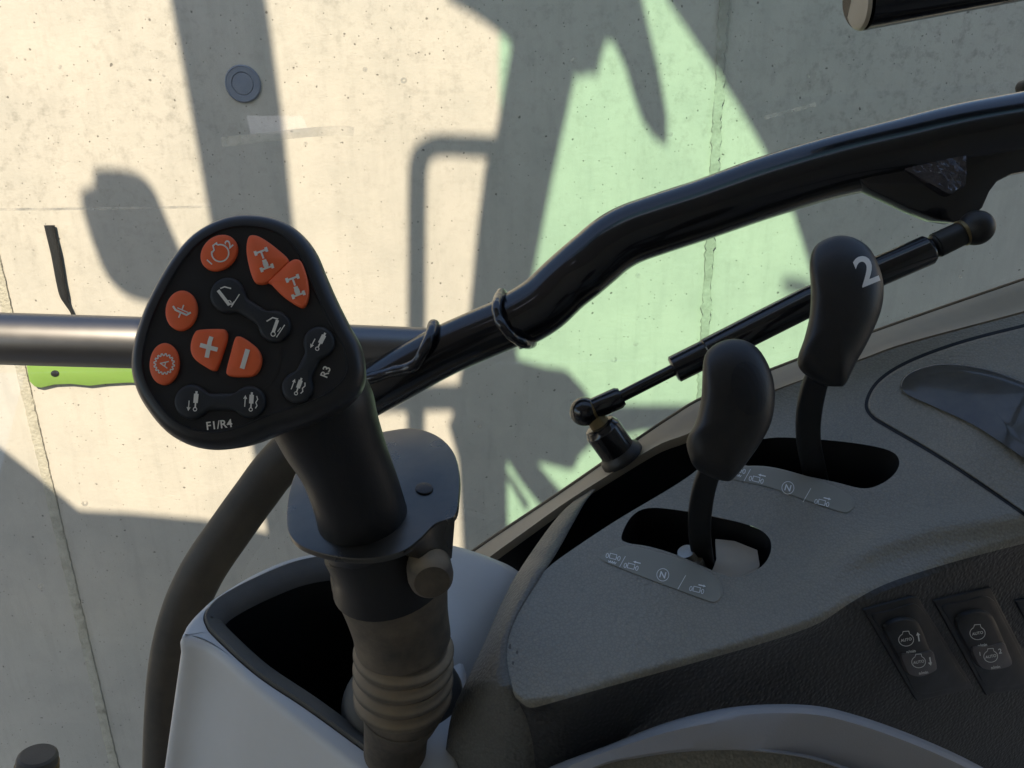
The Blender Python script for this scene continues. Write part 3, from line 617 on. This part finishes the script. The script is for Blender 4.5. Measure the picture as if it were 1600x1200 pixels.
# printed strips
strip1 = cr([(939, 874), (947, 864), (965, 856), (985, 853), (1014, 859), (1076, 878), (1115, 899), (1128, 915), (1129, 930), (1118, 941), (1101, 937), (1060, 922), (1014, 905), (970, 888)], 70, True)
strip2 = cr([(1128, 734), (1150, 729), (1201, 729), (1264, 745), (1308, 762), (1331, 776), (1336, 788), (1328, 799), (1315, 800), (1264, 783), (1201, 761), (1140, 747)], 70, True)
def stripobj(poly):
    v, f = [], []
    c = np.array(poly).mean(0); n_ = len(poly); R = []
    for s, l in ((1.0, .0002), (.985, .0007), (.9, .00075), (.7, .00075), (.4, .00075), (.1, .00075)):
        R.append([T(*(c + (p - c) * s), -l) for p in poly])
    return mk('label_strip', *rings(R), M['strip'], con)
Z5 = lambda x, y: (920 + x / 3.2, 680 + y / 3.2)
def axle_icon(x, y, arrow, wave=False):
    """small top-view tractor pictogram; zoom-5 pixels"""
    g_ = []; rot = math.radians(14)
    def q(a, b_): return Z5(x + a * math.cos(rot) - b_ * math.sin(rot), y + a * math.sin(rot) + b_ * math.cos(rot))
    g_.append(ribbon([q(-18, -13), q(16, -13), q(16, 11), q(-18, 11)], 1.0, True))
    for cx in (-30, 30):
        g_.append(ribbon([q(cx + 6 * math.cos(t), 2 + 11 * math.sin(t)) for t in np.linspace(0, 2 * math.pi, 16, endpoint=False)], 1.0, True))
    g_.append(ribbon([q(16, 2), q(25, 2)], 1.2)); g_.append(ribbon([q(-24, 2), q(-18, 2)], 1.2))
    if arrow:
        s = arrow; g_.append(ribbon([q(22 - 20 * s, -26), q(22 + 8 * s, -26)], 1.8)); g_.append(([q(22 + 5 * s, -33), q(22 + 5 * s, -19), q(22 + 19 * s, -26)], [(0, 1, 2)]))
    if wave: g_.append(ribbon([q(-18 + 5 * i, 28 + (5 if i % 2 else -4)) for i in range(9)], 1.1))
    return g_
def labels(dx, dy):
    def mv(g_): return [([(p[0] + dx, p[1] + dy) for p in v], f) for v, f in g_]
    g_ = axle_icon(122, 607, 0, True) + [ribbon([Z5(183, 605), Z5(150, 665)], .9)] + axle_icon(212, 656, -1) + axle_icon(540, 772, 1) + [ribbon([Z5(485, 700), Z5(445, 770)], .9)]
    g_.append(ribbon([Z5(370 + 30 * math.cos(t), 698 + 31 * math.sin(t)) for t in np.linspace(0, 2 * math.pi, 28, endpoint=False)], 1.0, True))
    c = Z5(370, 698); g_.append(text2d('N', c[0], c[1], 10, 14, True))
    return mv(g_)
st = stripobj(strip1); decal('symbols', labels(0, 0), bvh(st), M['inkstrip'], st)
st = stripobj(strip2); decal('symbols', labels(195.5, -136), bvh(st), M['inkstrip'], st)

# rocker switches on the front
Z6 = lambda x, y: (1300 + x / 4.617, 880 + y / 4.617)
def topx(P):
    q = P - CAM; z = q @ fw; return np.array([800 + F * (q @ RT) / z, 600 - F * (q @ UP) / z])
def comp(poly, lift):
    c = np.array(poly).mean(0); dlt = topx(FP.at(*c, lift)) - c; return np.array(poly) - dlt
def switch(quad, rock, ring_c, icons, dark, cap):
    q = [Z6(*p) for p in quad]; q = even(q + [q[0]], 41)[:-1]
    bz = mk('switch_frame', *prism(q, FP, -.004, .0016, .0012), M['black'], con)
    c = np.array(q).mean(0); well = c + (np.array(q) - c) * np.array([.86, .88])
    mk('switch_well', *prism(cr(well[::2], 60, True), FP, .0005, .0022, .0006), M['black'], bz)
    rk = cr([Z6(*p) for p in rock], 60, True)
    ro = mk('rocker', *prism(comp(rk, .0048), FP, .001, .0052, .0022, .0008), M['black'], bz)
    lo = [Z6(*p) for p in cap]
    cp = mk('rocker_cap', *prism(comp(cr(lo, 40, True), .0064), FP, .003, .0064, .0006), M['darkgrey'], bz)
    decal('symbols', icons[0], bvh(ro), M['inkstrip'], bz, .0003); decal('symbols', icons[1], bvh(cp), M['inkstrip'], cp, .0003)
def eng(cx, cy, r, num=None, arrow=0):
    g_ = [ribbon([Z6(cx + r * math.cos(t), cy + r * .85 * math.sin(t)) for t in np.linspace(-1.1, 4.2, 24)], 1.0), ribbon([Z6(cx - r * .5, cy - r * .8), Z6(cx - r * .4, cy - r * 1.1), Z6(cx + r * .35, cy - r * 1.15), Z6(cx + r * .45, cy - r * .78)], 1.0)]
    a_ = Z6(cx, cy); g_.append(text2d('AUTO', a_[0], a_[1], 4.6, -10, True)); a_ = Z6(cx + 35, cy + r * 1.55); g_.append(text2d('n/min', a_[0], a_[1], 4.8, -8, True))
    if arrow:
        x, y = cx + r * 1.6, cy - 12; g_ += [ribbon([Z6(x, y - 22), Z6(x + 8, y + 24)], 2.2), ([Z6(x - 14, y + (-18 if arrow > 0 else 18)), Z6(x + 16, y + (-22 if arrow > 0 else 14)), Z6(x + (-5 if arrow > 0 else 9), y + (-42 if arrow > 0 else 40))], [(0, 1, 2)])]
    if num:
        a_ = Z6(cx - r * 1.55, cy - 18); g_.append(text2d('1', a_[0], a_[1], 6, -10)); a_ = Z6(cx + r * 1.35, cy - 38); g_.append(text2d('2', a_[0], a_[1], 8, -10))
    return g_
switch([(215, 325), (600, 222), (1020, 897), (600, 990)], [(388, 490), (430, 432), (520, 405), (610, 420), (652, 470), (700, 590), (760, 740), (748, 780), (650, 822), (568, 810), (530, 760), (450, 620)], None,
       (eng(535, 552, 54, None, 1), eng(625, 712, 50, None, -1)), True, [(505, 660), (600, 655), (720, 640), (745, 690), (758, 745), (745, 780), (650, 818), (570, 806), (535, 755)])
switch([(720, 262), (1130, 165), (1500, 880), (1100, 945)], [(905, 440), (960, 372), (1080, 350), (1165, 385), (1230, 520), (1300, 690), (1290, 745), (1165, 775), (1080, 760), (1040, 700), (960, 570)], None,
       (eng(1050, 505, 55), eng(1145, 672, 50, True)), True, [(1020, 610), (1120, 600), (1240, 580), (1270, 640), (1298, 700), (1285, 745), (1165, 772), (1085, 756), (1045, 700)])
q3 = [Z6(*p) for p in [(1310, 265), (1700, 180), (2050, 880), (1680, 945)]]
mk('switch_frame', *prism(even(q3 + [q3[0]], 41)[:-1], FP, -.004, .0016, .0012), M['black'], con)
# pale arch below the front
ao = even(cr([(760, 1262), (850, 1203), (950, 1164), (1050, 1126), (1150, 1104), (1255, 1101), (1330, 1115), (1430, 1150), (1530, 1196), (1640, 1262)], 60), 80)
ai = even(cr([(820, 1262), (930, 1199), (1000, 1182), (1080, 1172), (1160, 1171), (1250, 1181), (1310, 1198), (1360, 1220), (1450, 1290)], 60), 80)
def ad_(x): return float(np.interp(x, [700, 900, 1250, 1650], [.385, .385, .40, .44]))
rr = [[W(*p, ad_(p[0]) + .03) for p in ao], [W(p[0], p[1] + 1, ad_(p[0]) + .008) for p in ao], [W(p[0], p[1] + 6, ad_(p[0]) + .001) for p in ao], [W(p[0], p[1] + 14, ad_(p[0]) - .003) for p in ao]]
for t in (.35, .7, .95): rr.append([W(*(ao[i] * (1 - t) + ai[i] * t), ad_(ao[i][0]) - .004 - .003 * t) for i in range(80)])
rr.append([W(*ai[i], ad_(ai[i][0]) - .004) for i in range(80)]); rr.append([W(ai[i][0], ai[i][1] + 3, ad_(ai[i][0]) + .02) for i in range(80)])
M['archgrey'] = dusty(mat('mid grey arch plastic', (.34, .34, .355), .5), (.33, .33, .35), (.30, .275, .23), .5, 12, .3, 900, 'noise', .1, .0003, .3)
mk('arch_trim', *rings(rr, closed=False), M['archgrey'], con, angle=40)
ins = [[W(p[0], p[1] - 6, ad_(p[0]) + .012) for p in ai], [W(p[0], p[1] + 60, ad_(p[0]) + .004) for p in ai], [W(p[0], p[1] + 160, ad_(p[0]) + .004) for p in ai]]
mk('arch_panel', *rings(ins, closed=False), M['plastic'], con)

# ---------------------------------------------------------------- gear levers
def bean(outl, d, Tm, tilt=(0, 0)):
    P = cr(outl, 64, True); c = P.mean(0); R = []
    # front and back halves of an inflated outline
    prof = [(math.cos(a) ** .55, math.sin(a)) for a in np.linspace(-1.52, 1.52, 23)]
    for s, o_ in prof:
        R.append([W(*(c + (p - c) * s), d + o_ * Tm + tilt[0] * (p[0] - c[0]) * s + tilt[1] * (p[1] - c[1]) * s) for p in P])
    return rings(R)
k1 = [(1099, 564), (1111, 543), (1134, 531), (1160, 531), (1185, 545), (1204, 578), (1211, 615), (1206, 657), (1190, 690), (1167, 723), (1146, 748), (1134, 752), (1111, 746), (1087, 732), (1077, 713), (1073, 687), (1087, 660), (1096, 620)]
k2 = [(1265, 409), (1276, 382), (1303, 369), (1330, 370), (1357, 386), (1374, 417), (1381, 451), (1376, 488), (1357, 532), (1336, 570), (1321, 600), (1309, 604), (1284, 601), (1254, 582), (1246, 562), (1257, 528), (1265, 493), (1267, 455)]
lv = thing('gear_lever', 'nearer black gear lever with a plain unmarked knob', 'lever', T(1100, 880) + DOWN * .02, 'gear levers on the side console')
kb = mk('lever_knob', *bean(k1, .435, .014, (0, -.00005)), M['lever'], lv, angle=80)
mk('lever_stem', *pxtube([(1120, 715, .445, 17), (1104, 750, .453, 17.5), (1095, 790, .463, 18), (1093, 830, .475, 17.5), (1098, 870, .488, 16.5), (1108, 920, .51, 16)], 40, 28, sq=4, flat=.45), M['black'], lv)
bb = bvh(kb); dpts = [([tuple(p) for p in ell(1170, 607, 27, 43, -12, 30)], [tuple(range(30))])]
decal('thumb_disc', dpts, bb, M['black'], kb, .0005)
lv2 = thing('gear_lever', 'farther black gear lever with a white number 2 on its knob', 'lever', T(1280, 740) + DOWN * .02, 'gear levers on the side console')
kb2 = mk('lever_knob', *bean(k2, .475, .015, (0, -.00005)), M['lever'], lv2, angle=80)
mk('lever_stem', *pxtube([(1285, 570, .485, 18), (1272, 605, .492, 19), (1264, 645, .505, 19), (1263, 685, .52, 18), (1270, 725, .535, 18), (1282, 780, .56, 18)], 40, 28, sq=4, flat=.45), M['black'], lv2)
decal('numeral', [text2d('2', 1353, 422, 47, -22, True, 0)], bvh(kb2), M['ink'], kb2, .0004)

# ---------------------------------------------------------------- grey housing with the storage pocket
hs = thing('storage_housing', 'light grey plastic housing with a deep dark pocket behind the joystick', 'housing', W(450, 1200, .6))
UPl = Plane((300, 960, .50), (560, 1170, .435), (500, 860, .56))
out_ = cr([(281, 1000), (284, 980), (294, 965), (310, 948), (336, 926), (400, 888), (470, 862), (560, 852), (660, 850), (720, 880), (730, 1000), (720, 1190), (690, 1290), (610, 1245), (500, 1160), (400, 1080), (325, 1015)], 120, True)
oc = out_.mean(0)
def dropo(k, drop, lift=0, e=0):
    Q = inset(out_, e); return [UPl.at(x, y, lift) + DOWN * drop for x, y in Q]
lin_out = cr([(318, 962), (330, 943), (352, 926), (400, 901), (470, 874), (540, 866), (600, 880), (630, 960), (650, 1100), (650, 1200), (612, 1206), (560, 1168), (480, 1110), (400, 1056), (335, 997), (321, 978)], 120, True)
def match(a, b):
    """reindex b so it lines up with a"""
    k = int(np.argmin([np.linalg.norm(np.roll(b, -i, 0) - a) for i in range(len(b))])); return np.roll(b, -k, 0)
out_ = np.array(out_); lin_out = match(out_, np.array(lin_out))
R = [[UPl.at(x, y) + DOWN * .35 + np.array([-.075, -.03, 0]) for x, y in out_], [UPl.at(x, y) + DOWN * .10 + np.array([-.022, -.01, 0]) for x, y in out_], [UPl.at(x, y) + DOWN * .012 for x, y in out_], [UPl.at(x, y) + DOWN * .005 for x, y in inset(out_, 1.5)], [UPl.at(x, y) + DOWN * .001 for x, y in inset(out_, 6)], [UPl.at(x, y) for x, y in inset(out_, 12)]]
R.append([UPl.at(x, y) for x, y in lin_out]); R.append([UPl.at(x, y) + DOWN * .006 for x, y in lin_out])
mk('shell', *rings(R, True, False), M['grey'], hs, angle=50)
li = inset(lin_out, 2); hole = inset(lin_out, 32); 
R = [[UPl.at(x, y, -.006) for x, y in li], [UPl.at(x, y, .001) for x, y in li], [UPl.at(x, y, .0025) for x, y in inset(lin_out, 5)], [UPl.at(x, y, .0015) for x, y in inset(lin_out, 12)], [UPl.at(x, y, -.001) for x, y in inset(lin_out, 26)], [UPl.at(x, y, -.006) for x, y in hole]]
mk('pocket_interior', *rings([[UPl.at(x, y, -.0055) for x, y in hole], [UPl.at(x, y) + DOWN * .04 for x, y in hole], [UPl.at(x, y) + DOWN * .26 for x, y in inset(lin_out, 38)]], False, True), M['black'], hs, angle=50)  # hole walls blackened, recess shade put into the colour
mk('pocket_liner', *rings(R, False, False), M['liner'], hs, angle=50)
# rounded cover right of the pocket
hr = [[(600, 852, .60), (680, 851, .585), (740, 864, .575), (800, 886, .57), (850, 930, .57)],
      [(600, 858, .565), (680, 858, .56), (745, 873, .555), (800, 900, .55), (850, 940, .56)],
      [(610, 960, .515), (690, 960, .51), (750, 970, .515), (800, 985, .53), (850, 1000, .55)],
      [(620, 1080, .48), (690, 1080, .48), (740, 1080, .49), (790, 1080, .51), (840, 1080, .54)],
      [(600, 1250, .47), (690, 1250, .47), (740, 1250, .48), (790, 1250, .50), (840, 1250, .53)]]
hh = np.array([cr(r_, 40) for r_ in hr]); hcol = [cr(hh[:, j], 40) for j in range(40)]
mk('rounded_cover', *rings([[W(*q) for q in c] for c in hcol], closed=False), M['greyhump'], hs, angle=60)
BF = Plane((640, 1090, .455), (740, 1080, .468), (640, 1180, .44))
mk('boot_flange', *prism(ell(638, 1092, 96, 88, -20, 48), BF, -.03, .0, .012, .004), M['liner'], hs, angle=60)

# ---------------------------------------------------------------- joystick
js = thing('joystick', 'black multi-button joystick with orange keys on a ribbed rubber boot', 'joystick', W(620, 1200, .43))
Z1 = lambda x, y: (180 + x / 2.926, 310 + y / 2.926)
HP = Plane((400, 340, .310), (560, 560, .300), (300, 690, .292))
ho = cr([Z1(*p) for p in [(600, 52), (700, 64), (790, 100), (860, 160), (912, 235), (952, 330), (1000, 440), (1060, 560), (1112, 655), (1132, 740), (1130, 810), (1100, 872), (1040, 930), (960, 978), (850, 1022), (720, 1062), (610, 1108), (500, 1138), (400, 1140), (300, 1115), (205, 1058), (130, 970), (78, 880), (50, 780), (54, 680), (80, 575), (120, 468), (180, 350), (250, 240), (330, 150), (420, 92), (510, 60)]], 128, True)
PX = F / .30
def hring(e, l): return [HP.at(x, y, l) for x, y in inset(ho, e * PX)]
hc = ho.mean(0)
def hsc(s, l, shift=(0, 0)): return [HP.at(*(hc + np.array(shift) + (p - hc) * s), l) for p in ho]
R = [hsc(.3, -.038, (25, 20)), hsc(.62, -.034, (22, 18)), hsc(.82, -.027, (14, 10)), hsc(.94, -.017, (5, 3)), hsc(.985, -.011), hring(0, -.0065), hring(.0006, -.0035), hring(.0022, -.0012), hring(.0038, -.0003), hring(.0056, 0)]
head = mk('head', *rings(R, True, False), M['rim'], js, angle=60)
R = [hring(.0050, -.002), hring(.0056, .0001), hring(.0062, .0002), hring(.0067, -.0006), hring(.0085, -.0009), hring(.011, -.0009)]
mk('keypad', *rings(R, False, True), M['face'], js, angle=25)
FPJ = Plane((400, 340, .310), (560, 560, .300), (300, 690, .292))
class Off:
    pass
LB = -.0009
def key(poly, m, lift=.0017, dome=.0006, bev=.0007, label=None, name='key'):
    return mk(name, *prism([Z1(*p) for p in poly], HP, LB - .001, LB + lift, bev, dome), m, js, angle=50, label=label)
def sym(shapes, k, m='ink', lift=.0003):
    b_ = bvh(k); return decal('symbol', shapes, b_, M[m], k, lift)
def zr(pts, w, closed=False): return ribbon([Z1(*p) for p in pts], w / 2.926, closed)
def zt(s, x, y, h, rot=0, bold=True): a_ = Z1(x, y); return text2d(s, a_[0], a_[1], h / 2.926, rot, bold)
def circ(cx, cy, r, a0=0, a1=2 * math.pi, n=28, ry=None):
    full = abs(a1 - a0 - 2 * math.pi) < 1e-6
    return [(cx + r * math.cos(t), cy + (ry or r) * math.sin(t)) for t in np.linspace(a0, a1, n, endpoint=not full)]
k = key(ell(475, 249, 92, 74, -42, 40), M['orange'], label='oval orange key marked 1 and 2 with an engine outline')
sym([zr(circ(480, 250, 39, -1.9, 3.35, 30), 7), zr([(466, 213), (463, 204), (447, 216), (452, 236), (441, 249), (443, 262)], 7), zt('1', 431, 291, 32, -48), zt('2', 519, 208, 40, -42)], k)
k = key(ell(303, 513, 72, 92, 8, 40), M['orange'], label='oval orange key with a slanted implement symbol')
sym([zr([(264, 492), (276, 510), (326, 533), (346, 521)], 9), zr([(284, 500), (334, 522)], 5), zr([(313, 487), (305, 510)], 6), zr([(300, 520), (290, 545)], 6)], k)
k = key(ell(225, 757, 67, 96, 4, 40), M['orange'], label='oval orange key with a letter A inside a gear wheel')
gear = [(224 + (40 + (7 if i % 4 in (1, 2) else -1)) * math.cos(2 * math.pi * i / 64), 757 + (40 + (7 if i % 4 in (1, 2) else -1)) * math.sin(2 * math.pi * i / 64)) for i in range(64)]
sym([zr(gear, 5.5, True), zt('A', 223, 757, 38, -78, False)], k)
pl = cr([(392, 602), (490, 599), (510, 610), (512, 645), (492, 710), (468, 778), (452, 788), (428, 780), (372, 742), (350, 705), (350, 660), (366, 618)], 48, True)
k = key(pl, M['orange'], .0022, label='orange plus key'); sym([zr([(440, 632), (432, 655), (428, 680), (418, 728)], 20), zr([(388, 670), (468, 692)], 20)], k)
mi = cr([(562, 633), (590, 640), (645, 680), (668, 720), (667, 762), (648, 800), (615, 815), (540, 815), (514, 806), (512, 782), (530, 712), (548, 648)], 48, True)
k = key(mi, M['orange'], .0022, label='orange minus key'); sym([zr([(606, 690), (580, 778)], 22)], k)
def axle(x, y, rot):
    def q(a, b_): t = math.radians(rot); return (x + a * math.cos(t) - b_ * math.sin(t), y + a * math.sin(t) + b_ * math.cos(t))
    return [zr([q(-26, -40), q(26, -40)], 9), zr([q(-26, 40), q(26, 40)], 9), zr([q(-26, -51), q(-26, -29)], 13), zr([q(26, -51), q(26, -29)], 13), zr([q(-26, 29), q(-26, 51)], 13), zr([q(26, 29), q(26, 51)], 13),
            zr([q(0, -38), q(0, -5)], 9), zr([q(0, 0), q(0, 38)], 20), zr([q(-12, 22), q(12, 22)], 18)]
ka = cr([(612, 182), (640, 172), (682, 190), (745, 236), (795, 288), (755, 335), (700, 385), (655, 392), (634, 374), (614, 310), (603, 240)], 60, True)
k = key(ka, M['orange'], .0024, .001, label='left half of the orange axle rocker'); sym(axle(680, 280, -20), k)
kc = cr([(800, 293), (832, 282), (857, 300), (880, 370), (886, 430), (876, 482), (855, 500), (818, 484), (765, 446), (716, 396), (705, 384), (750, 340)], 60, True)
k = key(kc, M['orange'], .0024, .001, label='right half of the orange axle rocker'); sym(axle(824, 403, -20), k)
def dumb(a_, ra, b_, rb, waist=.52):
    a_ = np.array(a_, float); b_ = np.array(b_, float); Ln = np.linalg.norm(b_ - a_); ax = (b_ - a_) / Ln; nm = np.array([-ax[1], ax[0]]); t = np.r_[-ra * np.cos(np.linspace(0, 1.2, 10)), np.linspace(-ra * .2, Ln + rb * .2, 24), Ln + rb * np.cos(np.linspace(1.2, 0, 10))]
    t = np.sort(t); up_, dn = [], []
    for s in t:
        w1 = math.sqrt(max(0, ra * ra - s * s)); w2 = math.sqrt(max(0, rb * rb - (s - Ln) ** 2)); wm = waist * min(ra, rb) if 0 < s < Ln else 0
        w_ = (w1 ** 6 + w2 ** 6 + wm ** 6) ** (1 / 6); up_.append(a_ + ax * s + nm * w_); dn.append(a_ + ax * s - nm * w_)
    P = up_ + dn[::-1]; return even(np.array(P + [P[0]]), 81)[:-1]
def groove(poly, e=9):
    return decal('key_groove', [zr(inset(poly, -e), 9, True)], HPg, M['black'], js, .0)
HPg = Plane((400, 340, .310 - LB - .00012), (560, 560, .300 - LB - .00012), (300, 690, .292 - LB - .00012))
for poly in (dumb((515, 443), 82, (730, 585), 74), dumb((350, 930), 80, (615, 930), 74), dumb((932, 658), 72, (833, 865), 72)): groove(poly, 4)
k = key(dumb((515, 443), 82, (730, 585), 74), M['darkkey'], .0018, .0003, .0012, 'charcoal rocker with two boom arm symbols')
sym([zr([(470, 420), (522, 488)], 15), zr([(480, 412), (500, 404), (530, 412)], 6), zr(circ(520, 477, 10, n=14), 4, True), zr([(568, 438), (530, 497)], 4.5), zr([(545, 470), (530, 487)], 4)], k)
b2 = [zr([(742, 556), (722, 612)], 15), zr([(745, 552), (720, 545), (692, 562)], 6), zr(circ(722, 620, 10, n=14), 4, True), zr([(775, 578), (737, 635)], 4.5), zr([(757, 590), (742, 610)], 4)]
sym(b2, k)
def ram(x, y, s, rot, wave):
    def q(a, b_): t = math.radians(rot); return (x + (a * math.cos(t) - b_ * math.sin(t)) * s, y + (a * math.sin(t) + b_ * math.cos(t)) * s)
    g_ = [zr([q(0, -34), q(0, 8)], 21 * s), zr([q(0, -46), q(0, -34)], 10 * s), zr([q(0, 8), q(0, 28)], 7 * s), zr([q(*p) for p in circ(0, 37, 8, n=14)], 4, True)]
    if wave: g_ += [zr([q(-30, 26), q(-30, -20)], 4.5), zr([q(-37, -12), q(-30, -26), q(-23, -12)], 4), zr([q(24, -30), q(30, -14), q(22, 2), q(29, 16), q(22, 30)], 5)]
    else: g_ += [zr([q(-30, 0), q(-30, 38)], 4.5), zr([q(-37, 30), q(-30, 44), q(-23, 30)], 4)]
    return g_
k = key(dumb((350, 930), 80, (615, 930), 74), M['darkkey'], .0018, .0003, .0012, 'charcoal rocker with two hydraulic ram symbols above F1/R4')
sym(ram(368, 927, 1.0, 5, False), k); sym(ram(622, 930, .95, 4, True), k)
k = key(dumb((932, 658), 72, (833, 865), 72), M['darkkey'], .0018, .0003, .0012, 'charcoal rocker with two hydraulic ram symbols beside R3')
sym(ram(940, 655, .98, 27, False), k); sym(ram(838, 860, .9, 20, True), k)
decal('lettering', [zt('F1/R4', 477, 1034, 38, -7)], HPg, M['ink'], js, .0002)
decal('lettering', [zt('R3', 962, 793, 36, -68)], HPg, M['ink'], js, .0002)
groove_arc = [zr(cr([(752, 665), (757, 720), (745, 790), (710, 845), (668, 878)], 30), 5)]
decal('moulded_line', groove_arc, HPg, M['rim'], js, .0001)
# grip, hand rest, boot
mk('grip', *pxtube([(478, 560, .325, 60), (497, 622, .332, 82), (513, 668, .338, 79), (537, 720, .346, 70.5), (556, 770, .353, 69), (568, 812, .361, 70), (574, 830, .366, 71), (580, 850, .371, 70)], 40, 40), M['black'], js, angle=60)
P1 = Plane((450, 800, .368), (620, 672, .424), (560, 868, .336))
plate = cr([(447, 800), (450, 830), (466, 850), (500, 864), (545, 872), (590, 871), (630, 860), (655, 842), (680, 818), (710, 806), (717, 775), (718, 738), (708, 704), (684, 680), (648, 668), (610, 671), (560, 682), (500, 702), (466, 730), (452, 765)], 90, True)
hrst = mk('hand_rest', *prism(plate, P1, -.003, 0, .001), M['metal'], js)
fa, fb = np.array([(630, 862), (655, 844), (680, 820), (711, 807)]), np.array([(634, 868), (660, 874), (690, 878), (706, 872)])
fa = even(cr(fa, 20), 16); fb = even(cr(fb, 20), 16)
R = [[P1.at(*p, -.0004) for p in fa], [P1.at(*p, -.0004) * .75 + .25 * W(*q, P1.d(*p) + .004) for p, q in zip(fa, fb)], [W(*q, P1.d(*p) + .006) for p, q in zip(fa, fb)], [W(*q, P1.d(*p) + .009) for p, q in zip(fa, fb)]]
mk('hand_rest_flange', *rings(R, closed=False), M['metal'], js)
mk('rest_screw', *prism(ell(663, 765, 14, 9, 0, 24), P1, -.001, .0012, .0006), M['black'], js)
mk('collar', *pxtube([(578, 835, .372, 80), (600, 872, .376, 84), (610, 905, .382, 90)], 12, 40), M['black'], js)
mk('boot_knob', *lathe(W(667, 868, .366), W(675, 910, .345), [(0, .008), (.05, .0105), (.75, .0105), (.9, .0098), (1, .008), (1, .001)], 32), M['rubber'], js)
bp_ = [(606, 880, 90), (611, 900, 91), (616, 925, 84), (622, 955, 78), (627, 980, 75), (630, 1000, 74)]
sec = [(x, y, .385 + (y - 880) * .00017, h) for x, y, h in bp_]
y = 1006.
while y < 1092:
    for dy, h in ((0, 66), (4, 71), (8, 77.5), (12, 78), (16, 73), (19, 66.5)): sec.append((631 - (y - 1006) * .02, y + dy, .385 + (y + dy - 880) * .00017, h - max(0, y - 1060) * .12))
    y += 22.5
sec += [(629, 1100, .424, 66), (626, 1115, .427, 60), (621, 1135, .431, 52), (618, 1160, .435, 49), (617, 1200, .442, 48.5), (616, 1330, .46, 48)]
mk('rubber_boot', *pxtube(sec, len(sec) * 4, 48, hint=-fw), M['rubber'], js, angle=70)
